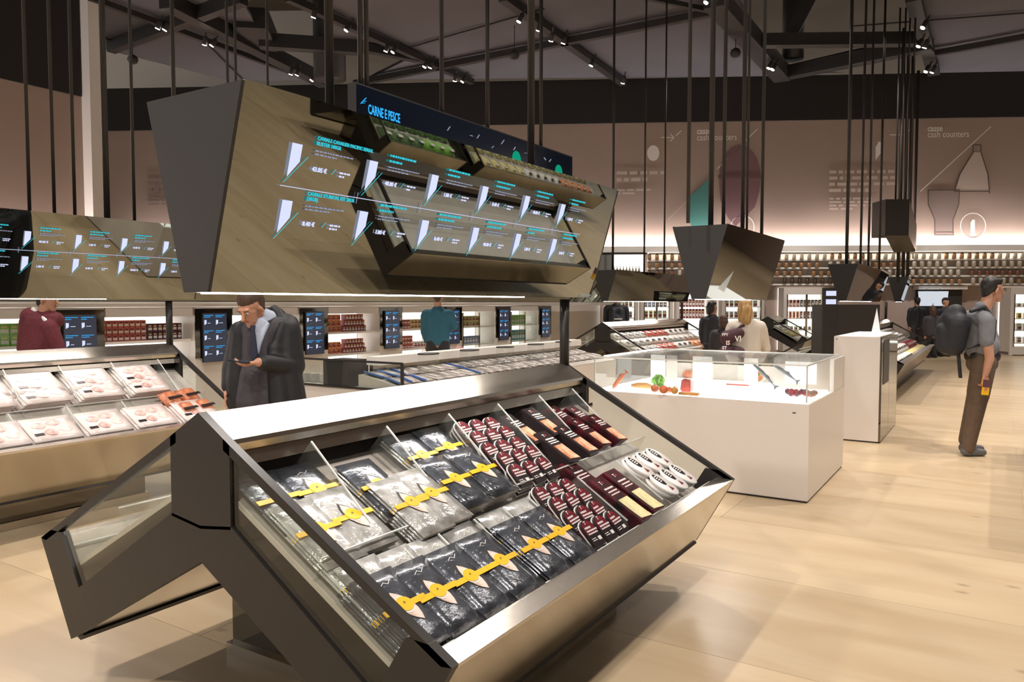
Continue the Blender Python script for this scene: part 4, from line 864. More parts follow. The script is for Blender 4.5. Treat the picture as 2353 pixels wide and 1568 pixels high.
def stock(k, u, z, mt, n, layers, w, h, x=-.22, rowlab='', step=0):
    for L_ in range(layers):
        for i in range(n - step * L_):
            b_ = inst(PK(mt, w, .12, h), None, f'{CN[mt]} box, {nth(i)} from left, {nth(L_)} layer up, {rowlab} shelf of the {od2[k]} bay', 'pack', f'{CN[mt]} boxes bay {k} {rowlab}')
            b_.matrix_world = frame((V + x, u + (i + (.5 * step * L_ if step else 0)) * (w + .004), z + L_ * (h + .001)), (0, 1, 0), (-1, 0, 0), (0, 0, 1))
for k in range(-1, 6):
    u = U0 + PR * k + .64; r = empty('shelf_bay' if k < 4 else 'glass_door_fridge', (V, u, 0), 0, f'{"white open shelf bay" if k < 4 else "lit fridge with glass doors"} right of the {od2[k] if k >= 0 else "edge, before the leftmost"} screen pillar', 'shelf' if k < 4 else 'fridge')
    MB().box(-.6, -.55, 0, 1.24, .05, 1.44).build('back_panel', 'panel', r); MB().box(-.55, .0, 0, 1.24, 1.32, 1.44).build('header', 'white', r); MB().box(-.6, -.02, 0, 1.24, 0, .2).build('kick', 'white', r)
    for z in (.62, 1.0): MB().box(-.55, -.05, .0, 1.24, z - .03, z).build('shelf', 'whitew', r)
    if k >= 4 or k < 0:
        for a_ in (.02, .63): d_ = MB().box(-.02, -.012, a_, a_ + .59, .22, 1.3).build('glass_door', 'glass', r); MB().box(-.03, .005, a_, a_ + .02, .22, 1.3).build('door_frame', 'steelm', d_)
    ux = u + .05
    if k == -1: stock(0, ux + .5, 1.0, 'pgn', 6, 2, .11, .13, rowlab='upper left'); stock(0, ux + .5, .62, 'pgn', 6, 1, .11, .13, rowlab='lower left')
    if k == 0: stock(k, ux, 1.0, 'pr', 8, 3, .075, .09, rowlab='upper'); stock(k, ux + .65, 1.0, 'pp', 7, 2, .07, .11, rowlab='upper'); stock(k, ux, .62, 'pr', 8, 1, .075, .27, rowlab='lower'); stock(k, ux + .65, .62, 'pp', 7, 1, .07, .11, rowlab='lower')
    if k == 1: stock(k, ux + .5, 1.0, 'pr', 7, 2, .08, .1, rowlab='upper')
    if k == 2: stock(k, ux, 1.0, 'po', 4, 3, .11, .1, rowlab='upper'); stock(k, ux + .5, 1.0, 'pb', 8, 3, .07, .1, rowlab='upper', step=1); stock(k, ux, .62, 'po', 4, 2, .11, .1, rowlab='lower'); stock(k, ux + .5, .62, 'pb', 8, 3, .07, .08, rowlab='lower', step=1)
    if k == 3: stock(k, ux, 1.0, 'pr', 5, 2, .08, .09, rowlab='upper'); stock(k, ux + .45, 1.0, 'py', 6, 2, .1, .09, rowlab='upper'); stock(k, ux, .62, 'pr', 6, 3, .08, .08, rowlab='lower'); stock(k, ux + .55, .62, 'pw', 6, 1, .09, .12, rowlab='lower')
    if k == 4: stock(k, ux, 1.0, 'py', 7, 2, .12, .11, rowlab='upper'); stock(k, ux, .62, 'pbl', 9, 1, .1, .16, rowlab='lower')
    if k == 5: stock(k, ux, 1.0, 'pgn', 8, 1, .11, .22, rowlab='upper'); stock(k, ux, .62, 'pt', 8, 1, .11, .24, rowlab='lower')
# mid-ground shelf bay beyond the last pillar
# ================================================================ fish counter
FX, FY0, FY1 = -5.9, 5.8, 10.7
r = empty('fish_counter', (FX, 0, 0), 0, 'long low white fish counter with open trays behind the coated man', 'counter')
MB().prism([(-1.05, .06), (.98, .06), (1.0, .62), (-1.05, .62)], FY0, FY1).build('base', 'white', r); MB().box(-.9, .85, FY0 + .1, FY1 - .1, 0, .06).build('plinth', 'beam', r)
MB().prism([(.32, .62), (1.0, .62), (1.0, .64), (.36, .76), (.32, .76)], FY0 + .02, FY1).build('tray_bed', 'deck', r)
MB().box(.22, .40, FY0 + .25, FY1, .84, .93).build('white_ledge', 'lightw' if 'lightw' in M else 'whitew', r); MB().box(.26, .31, FY0 + .25, FY1, .62, .84).build('rear_steel', 'steel', r)
MB().box(-.17, .2, FY0 + .0, FY0 + .3, .62, .9).build('black_box', 'dark', r)
m = MB()
for a, b_ in (((.93, FY0, .62), (.93, FY0, .9)), ((-.95, FY0, .9), (.93, FY0, .9)), ((-.95, FY0, .62), (.93, FY0, .62))): m.bar(a, b_, .03, .02)
m.build('end_frame', 'black', r); MB().box(-.95, .93, FY0 - .004, FY0 + .002, .63, .89).build('end_pane', 'glass', r)
for k in range(3):
    j = MB().lathe([(.06, .62), (.06, .74), (.058, .745), (.058, .8)], 12, (-.35 - .15 * k, FY0 + .2, 0)).build('glass_tub', 'acryl', r, True); MB().lathe([(.055, .625), (.055, .72)], 12, (-.35 - .15 * k, FY0 + .2, 0)).build('tub_contents', 'pgr', j)
M['fishpk'] = pm('fish_tray_pack', 'd9d2cb', .3, noise=.35, scale=25, col2='8e8580'); M['bluep'] = pm('blue_plastic', '4a6fae', .4)
def fpack():
    r_ = slab(.17, .24, .02, 4, 4).build('fish_tray', 'fishpk', None, True); MB().box(-.085, -.065, -.12, .12, .0, .0215).build('blue_band', 'bluep', r_); return proto(r_)
FP_ = fpack(); bl_ = slab(.18, .25, .02, 4, 4).build('fish_tray', 'fishpk', None, True); MB().box(-.06, .02, -.08, .06, .019, .021).build('pale_label', 'pgr', bl_); FP2 = proto(bl_)
for i in range(24):
    for j in range(2):
        y = FY0 + .15 + i * .198; xx = FX + .47 + j * .27; zz_ = .765 - (xx - FX - .36) * .19
        o = inst(FP_ if (i < 3 or i == 7) else FP2, None, f'{"blue edged" if i < 3 else "pale"} fish tray, {nth(i)} from the near end, {("back", "front")[j]} row of the fish counter' , 'pack', 'blue edged fish trays' if i < 3 else ('blue striped fish trays in the middle' if i == 7 else 'pale fish trays'))
        if i == 7: o['label'] = f'blue edged fish tray midway along the {("back", "front")[j]} row of the fish counter'
        o.matrix_world = Matrix.Translation((xx, y, zz_ + .01)) @ Matrix.Rotation(.19, 4, 'Y') @ Matrix.Rotation(random.uniform(-.25, .25) + math.pi / 2, 4, 'Z')
st = empty('black_top_stand', (0, 0, 0), 0, 'x', 'stand'); MB().lathe([(.14, .22), (.15, .225), (.14, .235)], 20, sx=.7).build('black_plate', 'dark', st, True); MB().box(-.08, .08, -.09, .09, 0, .22).build('acrylic_box', 'acryl', st); ST = proto(st)
for i, px in enumerate((973, 1068, 1150, 1221, 1284)):
    p = gx(px, 815, -5.35) if px > 900 else gx(px, 815, -5.3); inst(ST, None, f'black topped acrylic stand on the fish counter, {od[i] + " from the left behind the mirror pole" if i < 5 else "smallest above the black frame"}', 'stand', None, (FX + .62, p[1], .715))

# ---------------------------------------------------------------- goods on the far and mirrored counters
M['dgreen'] = pm('green_leaf_pack', '4f7a4a', .4, noise=.5, scale=20, col2='8fb07a'); M['paley'] = pm('pale_yellow_goods', 'd8cf9a', .4, noise=.3, scale=20); CN['dgreen'] = 'leafy green'; CN['paley'] = 'pale yellow'
def goods(cx, side, y0, n, dy, rows, mats, w, h, lab, grp, t=.06):
    for j, (b_, ml) in enumerate(zip(rows, mats)):
        for i in range(n):
            mt = ml[(i * len(ml)) // n]
            inst(PKL(mt, w, h, t), deckmat(cx, y0 + i * dy, b_, OFF - .005, side, random.uniform(-.06, .06)), f'{CN[mt]} pack, {nth(i)} from near end, {od[j]} row down, {lab}', 'pack', f'{grp} {CN[mt]} row {j}')
_pl = {}
def PKL(mt, w, l, t):
    k = (mt, w, l, t)
    if k not in _pl:
        r = slab(w, l, t, 3, 3).build('goods_pack', mt, None, True); MB().box(-w * .3, w * .2, -l * .3, -l * .05, t, t + .002).build('front_label', 'pw' if mt != 'pw' else 'blackc', r); _pl[k] = proto(r)
    return _pl[k]
goods(5.1, -1, 9.05, 7, .27, (.15, .42, .72), (['dgreen'], ['dgreen'], ['dgreen', 'pgn']), .22, .22, 'mirrored green counter', 'green goods', .1)
goods(5.1, -1, 11.55, 16, .3, (.15, .42, .72), (['paley', 'pw'], ['paley'], ['py', 'pw', 'po']), .2, .22, 'mirrored yellow counter', 'yellow goods')
goods(-6.1, 1, 12.9, 13, .3, (.12, .38, .62, .84), (['pw', 'pr', 'pw'], ['pw', 'pgr'], ['pgr', 'pr', 'pw', 'po'], ['pw', 'pgr']), .24, .2, 'counter under the low mirror', 'pale goods')
goods(-2.15, 1, 13.0, 20, .31, (.12, .36, .62, .84), (['paley', 'pw'], ['pbl', 'pp', 'pw'], ['pr', 'pw', 'pb'], ['pw', 'py']), .24, .2, 'counter past tall pedestal', 'aisle goods')
kc2 = counter(-5.1, 20.6, 22.0, 'farthest market counter, its corner pointing right behind the blond woman', foot=False, posts=False)
goods(-5.1, 1, 20.8, 4, .3, (.2, .5, .8), (['pw'], ['py'], ['pw']), .24, .24, 'farthest counter', 'farthest goods')
# ================================================================ people
M['skin'] = pm('skin', 'c08e74', .5, noise=.05, scale=20); M['navyc'] = pm('navy_coat', '16171c', .6, noise=.15, scale=20, bump=.15); M['suit'] = pm('grey_suit', '3b383f', .7, bump=.1, scale=90); M['shirtb'] = pm('light_blue_shirt', 'b9c4d8', .6)
M['tie'] = pm('dark_tie', '23263a', .5); M['hairb'] = pm('brown_hair', '4a3428', .6, noise=.3, scale=60, stretch=(1, 1, .2)); M['hairk'] = pm('black_hair', '221d1c', .5, noise=.2, scale=60); M['blond'] = pm('blond_hair', 'b8935f', .5, noise=.35, scale=40, stretch=(1, 1, .15))
M['burgs'] = pm('burgundy_sweater', '6b2c36', .8, noise=.15, scale=60, bump=.2); M['tealsw'] = pm('teal_sweater', '2f6678', .8, noise=.08, scale=40, bump=.1); M['trous'] = pm('dark_trousers', '2c2a2c', .7); M['brownt'] = pm('brown_trousers', '5e4c3c', .8, noise=.1, scale=20, bump=.1)
M['greysh'] = pm('grey_shirt', '77797e', .8, noise=.08, scale=14, bump=.12); M['packb'] = pm('black_backpack', '1e2026', .6, noise=.2, scale=10, bump=.2); M['shoe'] = pm('grey_shoe', '5a5b5e', .5); M['creamt'] = pm('cream_top', 'd9d0c2', .8, bump=.1, scale=20); M['bagm'] = pm('burgundy_bag', '4a2b34', .7)
M['eyew'] = pm('eye_white', 'd8d2cc', .3); M['phone'] = pm('phone_body', '17181b', .15); M['lip'] = pm('lips', '9c5a4c', .5)
def capsule(m, p0, p1, r0, r1, ky=1., n=12):
    p0 = Vector(p0); p1 = Vector(p1); d = p1 - p0; L = d.length; d = d / L if L > 1e-5 else Vector((0, 0, 1)); a = d.cross(Vector((0, 1, 0)))
    if a.length < .1: a = d.cross(Vector((1, 0, 0)))
    a.normalize(); b_ = d.cross(a); rings = []
    for k in range(5): t = -math.pi / 2 + math.pi / 2 * k / 4; rings.append((p0 + d * r0 * math.sin(t), max(r0 * math.cos(t), r0 * .02)))
    for k in range(5): t = math.pi / 2 * k / 4; rings.append((p1 + d * r1 * math.sin(t), max(r1 * math.cos(t), r1 * .02)))
    vs = []
    for c_, q_ in rings:
        for k in range(n):
            t = 2 * math.pi * k / n; p = c_ + (a * math.cos(t) + b_ * math.sin(t)) * q_; p.y = c_.y + (p.y - c_.y) * ky; vs.append(p)
    R_ = len(rings); fs = [(i * n + k, i * n + (k + 1) % n, (i + 1) * n + (k + 1) % n, (i + 1) * n + k) for i in range(R_ - 1) for k in range(n)] + [tuple(range(n - 1, -1, -1)), tuple(range((R_ - 1) * n, R_ * n))]
    m.add(vs, fs)
def fuse(name, caps, mat, parent, voxel=.012, sm=3):
    m = MB()
    for c in caps: capsule(m, *c)
    o = m.build('tmpf', mat); md = o.modifiers.new('r', 'REMESH'); md.mode = 'VOXEL'; md.voxel_size = voxel; md.use_smooth_shade = True
    md2 = o.modifiers.new('s', 'SMOOTH'); md2.factor = .5; md2.iterations = sm
    dg = bpy.context.evaluated_depsgraph_get(); me = bpy.data.meshes.new_from_object(o.evaluated_get(dg)); bpy.data.objects.remove(o)
    me.polygons.foreach_set('use_smooth', [True] * len(me.polygons)); me.materials.clear(); me.materials.append(M[mat]); r = bpy.data.objects.new(name, me); C.objects.link(r); r.parent = parent; return r
def xf(c, yaw, pitch):
    m = Matrix.Translation(c) @ Matrix.Rotation(yaw, 4, 'Z') @ Matrix.Rotation(pitch, 4, 'X'); return m
def head_caps(mt):
    L = [((0, .025, .04), (0, .0, .04), .078, .076), ((0, -.03, .0), (0, -.04, -.055), .06, .046), ((0, -.055, -.082), (0, -.06, -.086), .03, .028), ((0, -.092, .005), (0, -.112, -.028), .009, .013),
         ((.07, .0, .005), (.074, .012, -.02), .016, .013), ((-.07, .0, .005), (-.074, .012, -.02), .016, .013), ((-.03, -.075, .025), (.03, -.075, .025), .014, .014)]
    return [(mt @ Vector(a), mt @ Vector(b_), q, w_) for a, b_, q, w_ in L]
def face(mt, par, glasses=False):
    for s in (-1, 1):
        e = MB(); capsule(e, (s * .028, -.0855, .008), (s * .034, -.085, .008), .0065, .0065, 1.2); e_ = e.build('eye', 'eyew', par, True); e_.matrix_local = mt
        i_ = MB(); capsule(i_, (s * .031, -.0905, .008), (s * .031, -.0906, .008), .0045, .0045); i_.build('iris', 'hairk', e_, True)
        MB().bar((s * .016, -.094, .026), (s * .046, -.084, .027), .006, .004).build('eyebrow', 'hairb', par).matrix_local = mt
    MB().bar((-.02, -.09, -.052), (.02, -.09, -.052), .006, .008).build('mouth', 'lip', par, bevel=.002).matrix_local = mt
    if glasses:
        g = MB()
        for s in (-1, 1):
            P = [(s * .032 + .022 * math.cos(t), -.104, .006 + .015 * math.sin(t)) for t in [k * math.pi / 5 for k in range(11)]]; g.tube(P, .0018, 5)
            g.tube([(s * .054, -.102, .008), (s * .078, .0, .01)], .0018, 5)
        g.tube([(-.01, -.104, .01), (.01, -.104, .01)], .0018, 5); g.build('glasses', 'hairk', par).matrix_local = mt
def hair(mt, par, mat, long_=0., vox=.008, fringe=True):
    L = [((0, .03, .058), (0, .0, .066), .083, .075), ((0, .055, .02), (0, .06, -.03), .07, .05), ((.055, .02, .03), (.062, .02, .0), .03, .018), ((-.055, .02, .03), (-.062, .02, .0), .03, .018)]
    if fringe: L.append(((-.03, -.045, .095), (.035, -.045, .095), .03, .03))
    if long_: L += [((.0, .06, .0), (0, .075, -long_), .08, .06), ((.06, .02, .0), (.06, .04, -long_ * .9), .035, .03), ((-.06, .02, .0), (-.06, .04, -long_ * .9), .035, .03)]
    return fuse('hair', [(mt @ Vector(a), mt @ Vector(b_), q, w_) for a, b_, q, w_ in L], mat, par, vox)
def hand(wr, d, n, side, curl=.5, spread=.25, s=1.):
    """palm plus five fingers; d points along the palm, n out of the palm, side = +1/-1 puts the thumb"""
    wr = Vector(wr); d = Vector(d).normalized(); n = (Vector(n) - d * Vector(n).dot(d)).normalized(); x = d.cross(n) * side; L = []
    k0 = wr + d * .085 * s
    for i, off in enumerate((-.028, -.010, .009, .027)): L.append((wr + d * .015 + x * off * .6, k0 + x * off * s, .014 * s, .011 * s))
    for i, (off, ln) in enumerate(((-.030, .062), (-.010, .075), (.010, .08), (.030, .07))):
        p = k0 + x * off * s; a = curl * .5 + .1
        for sg, f_ in enumerate((.45, .32, .23)):
            dd = (d * math.cos(a) + n * math.sin(a) + x * (off * spread * 4)).normalized(); q_ = p + dd * ln * f_ * s; L.append((p, q_, (.0092 - .0008 * sg) * s, (.0084 - .0008 * sg) * s)); p = q_; a += curl
    p = wr + d * .025 * s + x * .026 * s; dd = (d * .55 + x * .75 + n * .35).normalized()
    q_ = p + dd * .04 * s; L.append((p, q_, .014 * s, .0105 * s)); q2_ = q_ + (d * .85 + x * .25 + n * .45).normalized() * .032 * s; L.append((q_, q2_, .0102 * s, .008 * s)); return L
def person(px, D, label, yaw=0.):
    q_ = gd(px, 697, D); r = empty('person', (q_[0], q_[1], 0), YAW + yaw, label, 'person'); return r
def mk(px0, D): k_ = D / 1756.; return lambda px, py, y=0.: Vector(((px - px0) * k_, y, 1.5 - (py - 697) * k_))
def shoes(r, pts, mat='shoe', dirx=0., ln=.2):
    for (x, y) in pts: fuse('shoe', [((x, y + .03 * (1 - abs(dirx)), .045), (x + dirx * ln, y - (1 - abs(dirx)) * ln, .035), .045, .035), ((x, y, .07), (x + dirx * .05, y - (1 - abs(dirx)) * .05, .06), .045, .04)], mat, r, .012)
# ---- coated man with phone
r = person(615, 5.2, 'man in dark coat, suit and tie looking down at his phone behind the nearest counter'); P = mk(615, 5.2)
mt = xf(P(590, 709, -.11), -.35, .5)
wl = P(524, 893, -.02); wr_ = P(622, 826, -.27); dv = (P(590, 832, -.3) - P(622, 826, -.27))
body = head_caps(mt) + [(mt @ Vector((0, .03, -.05)), P(608, 745, .0), .052, .055), (P(610, 755, .02), P(612, 800, .02), .07, .1), (P(528, 850, 0), wl, .04, .03), (P(672, 845, -.02), wr_, .042, .03), ((0, .02, 1.2), (0, .02, .9), .13, .13), ((-.09, 0, .85), (-.1, .0, .12), .075, .045), ((.09, .0, .85), (.1, .02, .12), .075, .045)]
body += hand(wl, (-.05, -.1, -1), (1, -.2, 0), 1, .35) + hand(wr_, dv, (-.1, .2, 1), 1, .55)
fuse('body', body, 'skin', r, .0062, 2); face(mt, r); hair(mt, r, 'hairb', 0, .008, False)
fuse('suit_jacket', [(P(580, 760, .0), P(645, 755, .0), .085, .09), (P(602, 770, -.02), P(602, 940, -.02), .13, .16, .8), (P(590, 860, -.06), P(585, 920, -.05), .1, .12)], 'suit', r, .012)
fuse('coat', [(P(548, 762, .02), P(527, 850, .01), .072, .062), (P(527, 850, .01), P(524, 888, -.01), .062, .052), (P(662, 758, .02), P(676, 842, .0), .078, .07), (P(676, 842, .0), P(630, 828, -.23), .07, .055),
              (P(560, 755, .05), P(655, 748, .05), .07, .08), (P(610, 745, .09), P(610, 860, .12), .1, .16), (P(610, 860, .12), (0.02, .1, .62), .16, .2), (P(655, 760, .0), P(660, 860, -.02), .09, .1), (P(660, 860, -.02), (.17, .0, .62), .1, .12),
              (P(640, 800, -.1), P(650, 930, -.1), .05, .075), (P(553, 765, .0), P(545, 870, -.02), .065, .075), (P(545, 870, -.02), (-.2, 0, .62), .075, .09), (P(606, 722, .09), P(634, 724, .05), .05, .05), (P(625, 712, .05), P(638, 722, .02), .035, .035), (P(636, 718, .02), P(655, 745, -.03), .028, .035), (P(576, 722, .0), P(562, 752, -.03), .022, .03), (P(605, 722, .09), P(636, 718, .04), .03, .03), (P(655, 745, -.06), P(640, 800, -.11), .03, .03)], 'navyc', r, .012, 3)
fuse('shirt', [(P(606, 728, -.02), P(618, 735, .0), .062, .066), (P(604, 745, -.065), P(600, 805, -.118), .055, .03), (P(592, 748, -.09), P(600, 790, -.12), .02, .02), (P(622, 745, -.09), P(604, 800, -.13), .02, .015), (P(610, 738, -.07), P(625, 722, -.03), .018, .016)], 'shirtb', r, .008)
MB().prism([(-.018, 0), (.018, 0), (.014, -.035), (.03, -.2), (.0, -.24), (-.028, -.2), (-.014, -.035)], -.006, .006, 0, 'y').build('tie', 'tie', r, bevel=.003).location = P(599, 746, -.165)
fuse('trousers', [((-.08, 0, .9), (-.1, 0, .5), .1, .08), ((-.1, 0, .5), (-.1, .01, .1), .08, .065), ((.08, 0, .9), (.1, 0, .5), .1, .08), ((.1, 0, .5), (.1, .01, .1), .08, .065)], 'suit', r); shoes(r, [(-.1, 0), (.1, 0)], 'hairk')
ph = MB().box(-.04, .04, -.07, .07, -.004, .004).build('phone', 'phone', bevel=.003); MB().box(-.036, .036, -.062, .062, .0041, .0046).build('phone_screen', 'screen', ph)
tip = wr_ + dv.normalized() * .11 + Vector((0, 0, .028)); bpy.context.view_layer.update()
ph.matrix_world = r.matrix_world @ (Matrix.Translation(tip) @ Matrix.Rotation(math.pi / 2 - .2, 4, 'Z') @ Matrix.Rotation(.12, 4, 'X')); tag(ph, 'black phone held flat in the coated man\'s hand', 'phone')
# ---- burgundy sweater
r = person(95, 7.47, 'person in a burgundy sweater with white collar, standing at the far left'); P = mk(95, 7.47)
mt = xf(P(112, 694), -2.2 + math.pi * 0, .0); mt = xf(P(110, 690), 1.5, .1)
fuse('body', head_caps(mt) + [(mt @ Vector((0, .02, -.06)), P(98, 725), .055, .07), (P(98, 740), P(98, 850), .11, .12), ((-.08, 0, .85), (-.08, 0, .1), .08, .045), ((.08, 0, .85), (.08, 0, .1), .08, .045)] + hand(P(150, 830, -.1), (.3, 0, -1), (0, 1, 0), 1), 'skin', r, .009); face(mt, r); hair(mt, r, 'hairk')
fuse('sweater', [(P(70, 728), P(125, 735), .095, .085), (P(90, 745), P(88, 850), .155, .175, .8), (P(62, 740, .0), P(50, 800, .02), .075, .07), (P(50, 800, .02), P(75, 850, -.12), .07, .05), (P(122, 750, -.06), P(138, 795, -.06), .075, .065), (P(138, 795, -.06), P(152, 830, -.09), .065, .045)], 'burgs', r, .012)
fuse('collar', [(P(82, 712, -.03), P(118, 738, -.085), .03, .022), (P(82, 712, -.03), P(105, 712, .06), .03, .03)], 'whitep', r, .009)
fuse('trousers', [((-.07, 0, .92), (-.08, 0, .1), .12, .07), ((.07, 0, .92), (.08, 0, .1), .12, .07)], 'trous', r); shoes(r, [(-.08, 0), (.08, 0)], 'hairk')
# ---- teal sweater
def backman(px, D, label, top, tmat, hmat, hy=690, sw=.2, sh=713, waist=787, hairlong=0, elbow=None, skinarms=True, legs='trous', pack=None, hx=None, yaw=math.pi, lean=0):
    r = person(px, D, label); P = mk(px, D); kk = D / 1756.
    hz = 1.5 - (hy - 697) * kk; mt = xf(Vector((((hx or px) - px) * kk, 0, hz)), yaw, .0); zs = 1.5 - (sh - 697) * kk; zw = 1.5 - (waist - 697) * kk
    e = elbow or (.26, zs - .3)
    body = head_caps(mt) + [(mt @ Vector((0, .02, -.06)), (0, 0, zs + .02), .052, .06), ((0, 0, zs), (0, 0, zw), .1, .12), ((-.08, 0, zw - .05), (-.09, 0, .1), .08, .045), ((.08, 0, zw - .05), (.09, 0, .1), .08, .045)] + hand((-.2, .1 if elbow else -.02, zw - .02), (0, 0, -1), (1, 0, 0), 1) + hand((.1, .24, zs - .28), (-1, 0, .1), (0, -1, 0), -1)
    fuse('body', body, 'skin', r, .011); face(mt, r); hair(mt, r, hmat, hairlong, .011)
    fuse(top, [((-sw + .03, 0, zs - .03), (sw - .03, 0, zs - .03), .08, .08), ((-.09, 0, zs - .06), (-.08, 0, zw + .02), .1, .1), ((.09, 0, zs - .06), (.08, 0, zw + .02), .1, .1), ((0, 0, zs - .0), (0, 0, zw + .02), .11, .13),
               ((sw, 0, zs - .06), (e[0], .05, e[1]), .065, .055), ((e[0], .05, e[1]), (.12, .22, zs - .28), .055, .045), ((-sw, 0, zs - .06), (-sw - .02, .03, zs - .3), .065, .05), ((-sw - .02, .03, zs - .3), (-sw + .02, .04, zw + .02), .05, .04)], tmat, r, .013)
    fuse('trousers', [((-.07, 0, zw - .02), (-.09, 0, .45), .115, .08), ((-.09, 0, .45), (-.09, 0, .08), .08, .06), ((.07, 0, zw - .02), (.09, 0, .45), .115, .08), ((.09, 0, .45), (.09, 0, .08), .08, .06)], legs, r); shoes(r, [(-.09, 0.1), (.09, .1)], 'hairk')
    if pack:
        b_ = fuse('backpack', [((-.08, -.16, zs - .06), (.08, -.16, zs - .06), .07, .07), ((-.09, -.17, zs - .1), (-.09, -.17, zw + .05), .09, .1), ((.09, -.17, zs - .1), (.09, -.17, zw + .05), .09, .1), ((0, -.2, zs - .25), (0, -.2, zw + .05), .09, .1)], 'packb', r, .014)
        MB().box(-.09, .09, -.33, -.31, zs - .28, zs - .25).build('strap_band', 'pgr', b_); MB().box(-.09, .09, -.33, -.31, zs - .34, zs - .32).build('strap_band', 'pgr', b_)
    return r, P
r, P = backman(1006, 11.6, 'man in a teal sweater seen from behind beyond the fish counter', 'sweater', 'tealsw', 'hairb', hy=683, sh=718, elbow=(.25, 1.15))
MB().box(-.06, .06, -.16, -.155, .8, .92).build('pink_paper', pm('pink_paper', 'dfa8a4', .6), r).rotation_euler = (0, .4, 0)
backman(1416, 17.5, 'shopper with dark backpack seen from behind at the distant fridges', 'jacket', 'packb', 'hairk', hy=685, sh=706, waist=745, pack=1, sw=.23)
# ---- blond woman
r, P = backman(1716, 9.2, 'blond long haired woman in a cream top with a lettered burgundy bag', 'cream_top', 'creamt', 'blond', hy=712, sh=746, waist=815, hairlong=.13, hx=1711, sw=.19)
bg = fuse('shoulder_bag', [(P(1665, 775, -.14), P(1688, 765, -.18), .09, .07), (P(1664, 810, -.14), P(1690, 810, -.16), .1, .08)], 'bagm', r, .012)
for t_, px, py, s_ in (('VI', 1684, 782, .09), ('IS', 1664, 790, .07), ('ST', 1656, 800, .05), ('PPY', 1655, 770, .045)):
    o = text_mesh(t_, s_, 'print', 'bag_lettering', .002); o.parent = bg; p_ = P(px - 9, py, -.265); o.matrix_local = frame(p_, (1, 0, 0), (0, 0, 1), (0, -1, 0))
fuse('bag_strap', [(P(1668, 775, -.1), P(1700, 748, -.09), .018, .018), (P(1700, 748, -.09), P(1728, 750, -.05), .018, .018)], 'bagm', r, .008)
# ---- two women further back
backman(1637, 15.5, 'dark haired woman in black seen from the side behind the blond woman', 'jacket', 'packb', 'hairk', hy=708, sh=733, waist=790, yaw=1.9, hairlong=.08)
backman(1664, 14.0, 'brown haired shopper bending low beside the dark haired woman', 'jacket', 'suit', 'hairb', hy=741, sh=764, waist=830, hairlong=.06, yaw=2.6)
backman(2107, 22.0, 'dark dressed distant shopper at the left of the doorway', 'jacket', 'packb', 'hairk', hy=694, sh=711, waist=750)
backman(2143, 21.0, 'brown haired distant shopper in the middle of the doorway', 'jacket', 'suit', 'hairb', hy=714, sh=730, waist=770, hairlong=.12)
backman(2173, 21.5, 'distant shopper facing the camera right of the doorway', 'jacket', 'packb', 'hairk', hy=695, sh=713, waist=755, yaw=.2)
# ---- man with backpack, right
r = person(2245, 7.52, 'man in grey shirt and brown trousers with black backpack, standing in profile at right'); P = mk(2245, 7.52)
mt = xf(P(2280, 668, 0), math.pi / 2, .02); wr_ = P(2240, 858, -.2)
fuse('body', head_caps(mt) + [(mt @ Vector((0, .03, -.06)), P(2258, 722), .056, .066), (P(2256, 735), P(2262, 800), .1, .12), (P(2241, 770, -.2), P(2247, 822, -.21), .046, .042), (P(2247, 822, -.21), wr_, .042, .028), (P(2262, 790, .2), P(2275, 820, .2), .045, .04), (P(2275, 820, .2), P(2286, 855, .16), .04, .028), (P(2256, 832, -.07), P(2243, 910, -.09), .08, .06), (P(2243, 910, -.09), P(2221, 1030, -.09), .06, .035), (P(2272, 832, .07), P(2262, 905, .09), .07, .055), (P(2262, 905, .09), P(2240, 1018, .1), .055, .035)]
     + hand(wr_, (-.1, -.05, -1), (-.25, 1, 0), 1, .95, s=.95) + hand(P(2286, 855, .16), (.05, 0, -1), (-1, 0, 0), 1, .5), 'skin', r, .0068, 2); face(mt, r, True); hair(mt, r, 'hairk')
fuse('shirt', [(P(2254, 706, 0), P(2268, 709, 0), .058, .056), (P(2256, 714, 0), P(2264, 718, 0), .065, .065), (P(2250, 722, 0), P(2262, 726, 0), .08, .075), (P(2244, 733, -.12), P(2244, 733, .12), .085, .085), (P(2250, 745), P(2256, 800), .12, .14), (P(2262, 760), P(2272, 795), .11, .115), (P(2243, 738, -.18), P(2240, 782, -.2), .075, .066), (P(2250, 738, .18), P(2256, 782, .2), .072, .06), (P(2258, 795, -.06), P(2266, 806, .06), .125, .125)], 'greysh', r, .011)
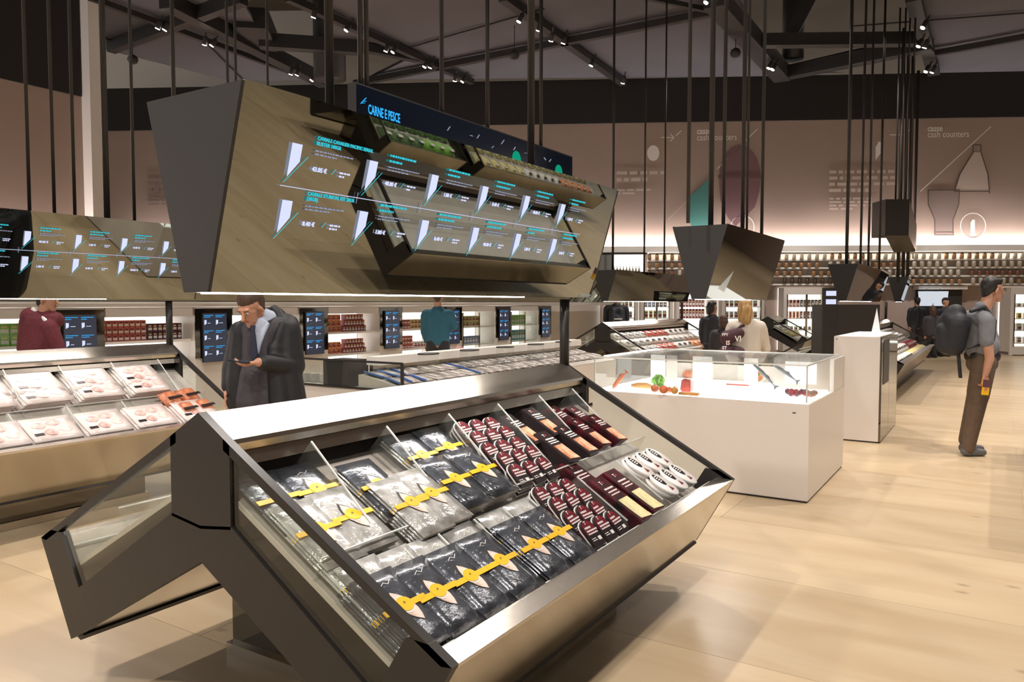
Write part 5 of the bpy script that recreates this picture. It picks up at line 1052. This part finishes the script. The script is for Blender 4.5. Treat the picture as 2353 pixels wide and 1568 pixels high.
fuse('belt', [(P(2246, 818, -.05), P(2275, 818, -.05), .08, .08), (P(2246, 818, .05), P(2275, 818, .05), .08, .08)], 'hairk', r, .012)
fuse('trousers', [(P(2254, 832, -.07), P(2243, 910, -.09), .115, .09), (P(2243, 910, -.09), P(2221, 1030, -.09), .085, .062), (P(2272, 832, .07), P(2262, 905, .09), .1, .085), (P(2262, 905, .09), P(2240, 1018, .1), .08, .058), (P(2252, 835, 0), P(2272, 835, 0), .11, .1)], 'brownt', r, .011)
for (px, py, y) in ((2216, 1040, -.09), (2238, 1028, .1)):
    a = P(px, py, y); fuse('shoe', [((a.x, y, .05), (a.x + .17, y, .038), .048, .036), ((a.x + .02, y, .08), (a.x + .06, y, .07), .05, .042)], 'shoe', r, .01)
b_ = fuse('backpack', [(P(2196, 722, 0), P(2190, 735, 0), .1, .11), (P(2192, 745, -.06), P(2188, 795, -.05), .12, .1), (P(2192, 745, .06), P(2188, 795, .05), .12, .1), (P(2172, 760, 0), P(2174, 795, 0), .085, .08)], 'packb', r, .012)
fuse('backpack_strap', [(P(2215, 715, -.12), P(2248, 706, -.1), .02, .022), (P(2248, 706, -.1), P(2265, 738, -.15), .022, .02), (P(2265, 738, -.15), P(2262, 780, -.16), .018, .015), (P(2262, 780, -.16), P(2210, 800, -.12), .012, .012)], 'packb', r, .008)
MB().bar(P(2196, 800, -.06), P(2205, 868, -.05), .035, .012).build('hanging_strap', 'packb', r)
ph = MB().box(-.035, .035, -.005, .005, -.075, .075).build('phone', 'yellow', bevel=.003); MB().box(-.034, .034, -.0065, -.005, -.0, .074).build('case_print', 'pp', ph); MB().lathe([(.018, 0), (.018, .001)], 14).build('case_sun', 'orangem', ph).matrix_local = frame((0, -.0066, -.02), (1, 0, 0), (0, 0, 1), (0, -1, 0))
bpy.context.view_layer.update()
ph.matrix_world = r.matrix_world @ Matrix.Translation(P(2231, 884, -.275)) @ Matrix.Rotation(.08, 4, 'Y'); tag(ph, 'phone in yellow and purple case held by the man with the backpack', 'phone')
